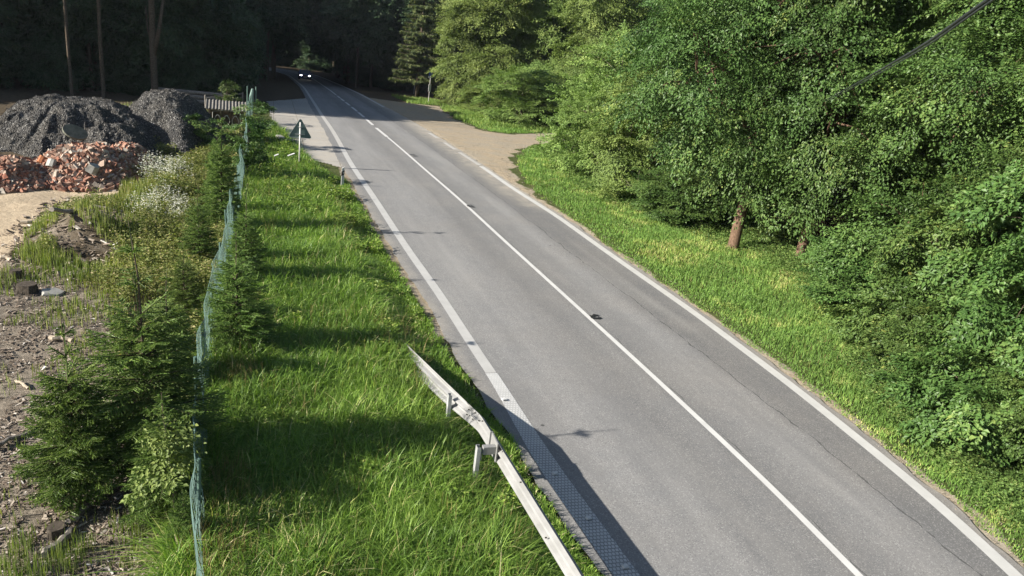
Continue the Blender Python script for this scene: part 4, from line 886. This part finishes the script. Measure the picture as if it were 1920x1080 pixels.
w_ = .0030*(1+A[:, 1]*.03); d = norm(B-A); s = norm(np.cross(d, [1, 0, 0])); u = norm(np.cross(d, s)); V = np.zeros((len(A), 6, 3))
for k in range(3):
    th = k*2.094; o_ = (s*math.cos(th)+u*math.sin(th))*w_[:, None]; V[:, k] = A+o_-[5*0, 0, 0]; V[:, k+3] = B+o_
i = (np.arange(len(A))*6)[:, None]; Fq = np.concatenate([i+np.array(f) for f in ((0, 1, 4, 3), (1, 2, 5, 4), (2, 0, 3, 5))])
o = obj('wire_mesh', V.reshape(-1, 3), Fq, M['wire'], None); o.parent = fence; o.matrix_parent_inverse = Matrix.Translation((1.0, -5, 0))
pm = MB().tube([(0, 0, -.1), (0, 0, 1.28)], .024, 8); pm = pm.build('fence_post', M['postgreen']); pme = pm.data; bpy.data.objects.remove(pm)
for k_, y in enumerate(np.arange(5.6, 52, 3.1)):
    o = link('fence_post', pme, None, fence); o.location = (float(fx(y))+1.0-.035, y-5, float(zt(y))); o.rotation_euler = (random.Random(k_).uniform(-.05, .05), random.Random(k_+9).uniform(-.05, .06), 0)

# ---------------------------------------------------------------- guard rail
rail = empty('guard_rail', (3.1, 6, 0), label='pale galvanised crash barrier that bends down into the verge grass', cat='guard rail')
def rp(l): return np.array(l)
path = np.array([[3.98, -6, .75], [3.75, 2.0, .75], [3.60, 6.56, .75], [3.335, 10.45, .75], [2.70, 15.1, .14], [2.62, 15.8, -.02]])
tt = np.arange(len(path)); yy_ = np.concatenate([np.linspace(-6, 10.1, 30), np.linspace(10.3, 10.7, 5), np.linspace(10.9, 15.8, 22)]); px_ = np.interp(yy_, path[:, 1], path[:, 0]); pz_ = np.interp(yy_, path[:, 1], path[:, 2])
prof = [(0, 0), (.015, -.012), (.018, -.03), (.075, -.065), (.08, -.08), (.075, -.10), (.018, -.135), (.0, -.155), (.018, -.175), (.075, -.21), (.08, -.23), (.075, -.245), (.018, -.28), (.015, -.298), (0, -.31)]
def sweep(off, z0=0):
    V = []; n = len(prof)
    for x, y, z in zip(px_, yy_, pz_):
        fl = smooth(10.4, 12.5, y)
        for (a_, b_) in prof:
            # the ramped end is twisted flat towards the verge
            ang = fl*.55; V.append([x+(a_+off)*math.cos(ang)+b_*math.sin(ang), y, z+z0+b_*math.cos(ang)-a_*math.sin(ang)*.5])
    return V, n
V1, n = sweep(0); V2, _ = sweep(.004); m = MB(); mm = len(px_)
F1 = [(i*n+k, i*n+k+1, (i+1)*n+k+1, (i+1)*n+k) for i in range(mm-1) for k in range(n-1)]
F2 = [tuple(q+mm*n for q in reversed(f)) for f in F1]; F3 = [(i*n, (i+1)*n, (i+1)*n+mm*n, i*n+mm*n) for i in range(mm-1)]+[(i*n+n-1, i*n+n-1+mm*n, (i+1)*n+n-1+mm*n, (i+1)*n+n-1) for i in range(mm-1)]
m.add(V1+V2, F1+F2+F3); o = m.build('beam', M['galv'], None, False); o.parent = rail; o.matrix_parent_inverse = Matrix.Translation((-3.1, -6, 0))
def on_rail(y, b_, a_=0):
    x = float(np.interp(y, path[:, 1], path[:, 0])); z = float(np.interp(y, path[:, 1], path[:, 2])); return np.array([x+a_-3.1, y-6, z+b_])
m = MB()
for (y, b_) in ((5.6, -.05), (7.6, -.24), (8.6, -.05), (9.5, -.08), (9.9, -.24), (10.35, -.05), (10.5, -.12), (10.7, -.06), (10.75, -.2), (10.95, -.1), (11.0, -.22)): 
    p_ = on_rail(y, b_, .0); m.tube([p_-[.008, 0, -.0], p_+[.02, 0, 0]], .011, 7)
m.build('bolts', M['bolt'], rail)
m = MB(); 
pa = on_rail(9.72, 0); m.box(pa+[.0, 0, -.155], (.02, .36, .33)); m.box(pa+[-.012, .17, -.15], (.05, .02, .34)); m.build('splice_plate', M['galv'], rail)
for y in (-1.9, .1, 2.1, 4.1, 5.9, 7.8, 9.62, 11.5):
    full = y < 11; top = float(np.interp(y, path[:, 1], path[:, 2])); x = float(np.interp(y, path[:, 1], path[:, 0]))-.02
    if 4.5 < y < 9.4: continue
    xo = x-(.3 if full else .14); m = MB(); hgt = top-.06 if full else top-.02
    m.box((xo-3.1, y-6, hgt/2-.15), (.006, .10, hgt+.3)); m.box((xo-3.1+.03, y-6-.05, hgt/2-.15), (.06, .006, hgt+.3)); m.box((xo-3.1+.03, y-6+.05, hgt/2-.15), (.06, .006, hgt+.3))
    m.build('post', M['post_galv'], rail)
    if full:
        m = MB(); m.box(((xo+x)/2-3.1+.05, y-6, top-.13), (.2, .09, .13)); m.box((xo-3.1+.05, y-6+.02, top-.25), (.09, .07, .12)); m.build('spacer_block', M['galv'], rail)

# road studs on the profiled line
me = None
for (px, py) in ((1040, 891), (1103, 975), (1172, 1066), (945, 752)):
    p = G(px, py)
    if me is None:
        m = MB(); m.box((0, 0, .012), (.1, .07, .024), taper=.7); m.box((0, -.036, .012), (.07, .006, .014)); o = m.build('road_stud', M['white']); me = o.data
    else: o = link('road_stud', me)
    o.location = (p[0], p[1], .018); o.rotation_euler = (0, 0, .1)
    tag(o, {1040: 'small white road stud on the profiled line, highest of the three in shade', 1103: 'small white road stud on the profiled line, middle of the three in shade', 1172: 'bright white road stud on the profiled line by the bottom edge', 945: 'small stud where the profiled edge line begins'}[px], 'road stud', 'studs on the profiled edge line')
# marks on the asphalt beside the centre line
for (px, py, lb) in ((1117, 596, 'dark repair mark beside the centre line, the nearer one'), (882, 388, 'dark repair mark beside the centre line, the farther one'), (775, 293, 'faint dark repair mark beside the far centre line')):
    p = G(px, py); m = MB(); rq = random.Random(px)
    pts = [(-.22, -.12), (.05, -.16), (.2, -.05), (.16, .12), (.02, .2), (-.1, .08), (-.2, .1)]; m.add([(x+rq.uniform(-.03, .03), y*1.2, 0) for x, y in pts]+[(x*.4, y*.45, 0) for x, y in pts], [(i, (i+1) % 7, 7+(i+1) % 7, 7+i) for i in range(7) if i not in (2,)])
    o = m.build('road_repair_mark', M['black']); o.location = (p[0], p[1], .021); o.scale = (.8, .8, 1); tag(o, kind='structure')

# ---------------------------------------------------------------- warning sign seen from behind
p = G(561, 312); sg = empty('warning_sign', (p[0], p[1], -.05), label='triangular warning sign on a pale pole, seen from its grey back', cat='road sign')
m = MB(); m.tube([(0, 0, -.2), (.0, 0, 1.95)], .034, 10); m.build('pole', M['pole'], sg, True)
def tri(y, s, zc, rr_=.06, n=5):
    h = s*.866; C3 = [(-s/2+rr_*1.732/1.0*.9, -h/3+rr_), (s/2-rr_*1.732*.9, -h/3+rr_), (0, 2*h/3-2*rr_)]; V = []
    for k, (cx, cz) in enumerate(C3):
        a0 = (210, 330, 90)[k]-60
        for i in range(n+1): a_ = R_(a0+120*i/n); V.append((cx+rr_*math.cos(a_), y, zc+cz+rr_*math.sin(a_)))
    return V
zc = 1.56
def plate(name, y0, y1, s0, mat, ring=None):
    m = MB(); A = tri(y0, s0, zc); B = tri(y1, s0, zc); n = len(A)
    if ring:
        A2 = tri(y0, ring, zc); B2 = tri(y1, ring, zc); m.add(A+B+A2+B2, [(i, (i+1) % n, n+(i+1) % n, n+i) for i in range(n)]+[(2*n+i, 3*n+i, 3*n+(i+1) % n, 2*n+(i+1) % n) for i in range(n)]+[(i, 2*n+i, 2*n+(i+1) % n, (i+1) % n) for i in range(n)]+[(n+i, n+(i+1) % n, 3*n+(i+1) % n, 3*n+i) for i in range(n)])
    else: m.add(A+B, [(i, (i+1) % n, n+(i+1) % n, n+i) for i in range(n)]+[tuple(range(n))[::-1], tuple(range(n, 2*n))])
    return m.build(name, mat, sg)
plate('sign_plate', .05, .06, .97, M['signback']); plate('rim', .035, .066, 1.01, M['signrim'], ring=.965); plate('front_face', .0625, .064, .96, M['red']); plate('front_field', .0655, .0665, .62, M['white'])
for z_ in (-.14, .18):
    m = MB(); m.box((0, .042, zc+z_), (.42 if z_ < 0 else .2, .014, .035)); m.box((0, -.0, zc+z_), (.085, .085, .03)); m.build('bracket', M['post_galv'], sg)

# delineator post
p = G(642, 347); dl = empty('delineator_post', (p[0], p[1], -.2), .1, label='short white roadside marker post with a black band in the grass', cat='marker post')
m = MB(); m.box((0, 0, .42), (.12, .05, .84), taper=.85); m.add([(-.051, -.0215, .84), (.051, -.0215, .84), (.051, .0215, .84), (-.051, .0215, .84), (-.051, -.0215, .86), (.051, -.0215, .93), (.051, .0215, .93), (-.051, .0215, .86)], [(4, 5, 6, 7), (0, 1, 5, 4), (1, 2, 6, 5), (2, 3, 7, 6), (3, 0, 4, 7)]); m.build('post', M['white'], dl)
m = MB(); m.add([(-.058, -.027, .55), (.058, -.027, .62), (.056, -.027, .8), (-.056, -.027, .73), (-.058, .027, .55), (.058, .027, .62), (.056, .027, .8), (-.056, .027, .73)], [(0, 1, 2, 3), (7, 6, 5, 4), (0, 4, 5, 1), (1, 5, 6, 2), (2, 6, 7, 3), (3, 7, 4, 0)]); m.build('black_band', M['black'], dl)
m = MB(); m.box((.015, -.029, .685), (.045, .004, .06)); m.build('reflector', M['white'], dl)

# bus stop pole and a second post in the shade
p = G(803, 194); t = empty('bus_stop_pole', tuple(p), .2, label='thin pole with a blue plate and a white timetable case at the forest edge', cat='pole')
m = MB(); m.tube([(0, 0, -.1), (0, 0, 3.6)], .035, 8); m.build('pole', M['pole'], t); m = MB(); m.box((.0, -.04, 3.3), (.42, .02, .5)); m.build('plate', M['blue'], t)
m = MB(); m.box((0, -.04, 2.92), (.5, .02, .12)); m.build('name_plate', M['white'], t); m = MB(); m.box((0, -.06, 1.75), (.3, .05, .8)); m.build('timetable_case', M['white'], t)
p = G(776, 176); t = empty('wooden_post', tuple(p), .2, label='bare post in the dark wood left of the bus stop pole', cat='post'); m = MB(); m.tube([(0, 0, -.1), (.05, 0, 2.6)], .06, 8); m.build('pole', M['pole'], t); m = MB(); m.box((-.12, 0, 2.45), (.35, .03, .12)); m.build('arm', M['oldwood'], t)

# ---------------------------------------------------------------- small shelter by the yard gate
p = G(428, 238); sh = empty('small_shelter', (p[0]-.1, p[1], float(p[2])), .05, label='low wooden shelter with a corrugated sheet roof at the fence', cat='shelter')
for x_ in (-.85, .85):
    for y_ in (-.5, .5): m = MB(); m.box((x_, y_, .5), (.1, .1, 1.1)); m.build('post', M['wood'], sh)
m = MB(); nn = 60
V = []; 
for k_ in range(nn+1):
    x_ = -1.05+2.1*k_/nn; zz_ = .03*math.sin(k_*1.3)
    for y_, z_ in ((-.8, 1.03), (.75, 1.32)): V += [(x_, y_, z_+zz_), (x_, y_, z_+zz_-.012)]
Fx = []
for k_ in range(nn): b = k_*4; Fx += [(b, b+4, b+6, b+2), (b+1, b+3, b+7, b+5), (b, b+1, b+5, b+4), (b+2, b+6, b+7, b+3)]
m.add(V, Fx+[(0, 2, 3, 1), (nn*4, nn*4+1, nn*4+3, nn*4+2)]); m.build('roof', M['corr'], sh)
m = MB(); m.box((0, -.5, .97), (1.8, .06, .1)); m.build('beam', M['wood_pale'], sh)
m = MB(); m.box((0, .5, .45), (1.7, .04, .9)); m.build('back_panel', M['wood'], sh)
m = MB(); m.box((-.85, 0, .45), (.04, .9, .85)); m.build('side_panel', M['wood'], sh)
gt = empty('iron_gate_panel', (p[0]-.05, p[1]-.72, float(p[2])), .05, label='curled pale ironwork panel standing in front of the low shelter', cat='ironwork')
m = MB()
for x_ in (-.45, .0, .45):
    for s_ in (-1, 1): m.tube([(x_+s_*.21*math.sin(a_)*(1-a_/7), 0, .2+.36*(1-math.cos(a_))*.5+a_*.05) for a_ in np.linspace(0, 4.6, 16)], .014, 5)
m.build('scrolls', M['iron'], gt)
m = MB(); m.tube([(-.7, 0, .1), (-.7, 0, .85), (-.35, 0, .95), (0, 0, 1.0), (.35, 0, .95), (.7, 0, .85), (.7, 0, .1)], .018, 6); m.tube([(-.7, 0, .12), (.7, 0, .12)], .015, 6); m.build('frame', M['iron'], gt)
# old gate rails behind the heaps
p1, p2 = G(385, 212), G(455, 203); t = empty('yard_gate', tuple(p1), label='low wooden rail gate behind the gravel beside the shelter', cat='gate')
d_ = p2-p1
for z_ in (.35, .62, .9): m = MB(); m.tube([(0, 0, z_), tuple(d_*[1, 1, 1]+[0, 0, z_+.1])], .035, 6); m.build('rail', M['oldwood'], t)
for f_ in (0, .5, 1): m = MB(); m.tube([tuple(d_*f_+[0, 0, -.1]), tuple(d_*f_+[0, 0, 1.1])], .05, 6); m.build('post', M['oldwood'], t)
# green rolled netting stood on end by the shelter
p = G(472, 213); t = empty('gate_posts', tuple(p), label='pair of tall green posts with bundled netting at the far end of the fence', cat='posts')
for x_ in (-.28, .25): m = MB(); m.tube([(x_, 0, -.1), (x_, 0, 1.75)], .04, 8); m.build('post', M['postgreen'], t)
m = MB(); m.tube([(0, 0, 0), (.03, 0, .5), (-.03, 0, 1.1), (.04, 0, 1.6)], [.13, .1, .14, .08], 9); m.build('netting_bundle', simple('pale green netting', (.22, .32, .28), .8, .2), t)

# culvert head at the lay-by corner with its hollow, and small rubbish
p = G(530, 268); t = empty('culvert_head', (p[0], p[1], 0), .2, label='broken concrete culvert end at the near corner of the slab lay-by', cat='culvert')
m = MB(); m.box((-.1, .1, .1), (.28, .9, .3)); m.build('headwall', M['concrete'], t); m = MB(); m.box((.25, -.35, .08), (.7, .16, .22)); m.build('side_wall', M['concrete'], t)
m = MB(); m.tube([(-.3, -.1, .08), (.1, -.1, .08)], .12, 12); m.build('pipe', M['black'], t)
for (px, py, L_, lb) in ((556, 305, .32, 'white broken board lying in the grass beside the warning sign'), (529, 306, .2, 'white scrap in the grass left of the warning sign')):
    p = G(px, py); m = MB(); m.box((0, 0, 0), (L_, .1, .03)); o = m.build('white_board', M['white']); o.location = (p[0]-.25, p[1]-.4, .38); o.rotation_euler = (.1, -.35, .3); tag(o, lb, 'board')
# log pile in the shade
p = G(395, 196); rq = random.Random(4); lm = MB().tube([(-2.4, 0, 0), (0, .03, 0), (2.4, 0, 0)], [.15, .14, .12], 9).build('log', M['oldwood']); lme = lm.data; bpy.data.objects.remove(lm)
lbl = ['top log of the shaded pile behind the gravel', 'log on the left of the second row of the shaded pile', 'log on the right of the second row of the shaded pile', 'front log at the bottom of the shaded pile', 'middle log at the bottom of the shaded pile', 'back log at the bottom of the shaded pile']
for k_, (a_, z_) in enumerate(((0, .72), (-.16, .44), (.16, .44), (-.32, .16), (0, .16), (.32, .16))):
    o = link('log', lme); o.location = (p[0]-1+rq.uniform(-.2, .2), p[1]+a_, float(p[2])+z_); o.rotation_euler = (0, 0, rq.uniform(-.03, .03)); tag(o, lbl[k_], 'log', 'logs piled in the shade')

# ---------------------------------------------------------------- car
p = G(576, 149.5); yaw = math.atan2(float(Xc(p[1]+3))-float(Xc(p[1]-3)), 6)
car = empty('oncoming_car', (float(Xl(p[1])+Xc(p[1]))/2, p[1], float(zt(p[1]))+.012), -yaw, label='dark blue car with lit headlights coming out of the wood', cat='car'); car.rotation_euler[0] = -.06
prof_ = [(-2.1, .25), (-2.15, .55), (-2.05, .72), (-1.15, .92), (-.45, 1.40), (.9, 1.46), (1.75, 1.05), (2.1, .98), (2.15, .5), (2.1, .25)]
m = MB(); ns = len(prof_); V = []
for x_, sc2 in ((-.88, 0), (-.84, 1), (.84, 1), (.88, 0)):
    for (y_, z_) in prof_: V.append((x_*(.80 if z_ > 1.2 else 1), y_, z_))
m.add(V, [(i+k*ns, i+1+k*ns, i+1+(k+1)*ns, i+(k+1)*ns) for k in range(3) for i in range(ns-1)]+[tuple(range(ns))[::-1], tuple(range(3*ns, 4*ns))]); m.build('body', M['carpaint'], car)
m = MB(); m.add([(-.72, -1.12, .95), (.72, -1.12, .95), (.62, -.5, 1.38), (-.62, -.5, 1.38), (-.72, -1.16, .97), (.72, -1.16, .97), (.62, -.54, 1.4), (-.62, -.54, 1.4)], [(4, 5, 6, 7), (3, 2, 1, 0), (0, 1, 5, 4), (2, 3, 7, 6), (1, 2, 6, 5), (3, 0, 4, 7)]); m.build('windscreen', M['glass'], car)
for s_ in (-1, 1):
    m = MB(); m.box((s_*.62, -2.12, .64), (.26, .08, .14)); m.build('headlight', M['lamp'], car)
    m = MB(); m.box((s_*.98, -.75, 1.0), (.16, .1, .12)); m.build('mirror', M['carpaint'], car)
    m = MB(); m.box((s_*.80, .1, 1.18), (.02, 1.7, .3)); m.build('side_window', M['glass'], car)
    for y_ in (-1.35, 1.35):
        m = MB(); m.tube([(s_*.72, y_, .32), (s_*.9, y_, .32)], .32, 16); wh = m.build('wheel', M['tyre'], car); m = MB(); m.tube([(s_*.895, y_, .32), (s_*.91, y_, .32)], .2, 12); m.build('rim', M['galv'], wh)
m = MB(); m.box((0, -2.14, .58), (.9, .04, .12)); m.build('grille', M['black'], car); m = MB(); m.box((0, -2.17, .4), (.52, .02, .11)); m.build('number_plate', M['white'], car)

# ---------------------------------------------------------------- overhead cable at the upper right
def ray(px, py, t): return np.array([0, 0, CH])+(fw+(px-960)/F*rt+(540-py)/F*up)*t
ends = [(2050, -130, 2.9), (1850, 0, 4.2), (1740, 80, 5.8), (1650, 132, 8.6), (1600, 160, 12.5), (1560, 182, 19), (1535, 192, 27)]
for k_, (dy, r_, lb) in enumerate(((0, .0115, 'thick black overhead cable entering the trees at the upper right'), (7, .007, 'thinner wire hanging just below the thick overhead cable'))):
    P_ = np.array([ray(a_, b_+dy*(4.2/c_)**.5 if k_ else b_, c_) for a_, b_, c_ in ends]); tt = np.linspace(0, 6, 40); P_ = np.stack([np.interp(tt, range(7), P_[:, j]) for j in range(3)], -1)
    dv = P_[0]-P_[1]; P_ = np.vstack([P_[0]+dv/np.linalg.norm(dv)*9+[0, 0, .5], P_])
    for _ in range(4): P_[1:-1] = (P_[:-2]+P_[1:-1]*2+P_[2:])/4
    m = MB(); m.tube(P_, r_, 8); o = m.build('overhead_cable', M['cable'], None, True); tag(o, lb, 'cable', 'overhead cables')

# thin volume added to lift the blacks like lens glare, boxed round everything
m, n_, o_ = mat_new('glare_veil'); pv = n_.nodes.new('ShaderNodeVolumePrincipled'); pv.inputs['Color'].default_value = (.8, .88, 1, 1); pv.inputs['Density'].default_value = VEIL_DENSITY
pv.inputs['Anisotropy'].default_value = .3; n_.links.new(pv.outputs[0], o_.inputs['Volume'])
hz_ = MB(); hz_.box((10, 320, 20), (760, 840, 110)); tag(hz_.build('glare_veil', m), 'thin pale veil added to the air to lift the dark tones', 'glare_veil', kind='stuff')

# the prototypes themselves are not left in the scene
for p_ in protos:
    for ch in list(p_.children): bpy.data.objects.remove(ch)
    bpy.data.objects.remove(p_)
print('objects', len(bpy.data.objects), 'tris approx', sum(len(me.polygons) for me in bpy.data.meshes))
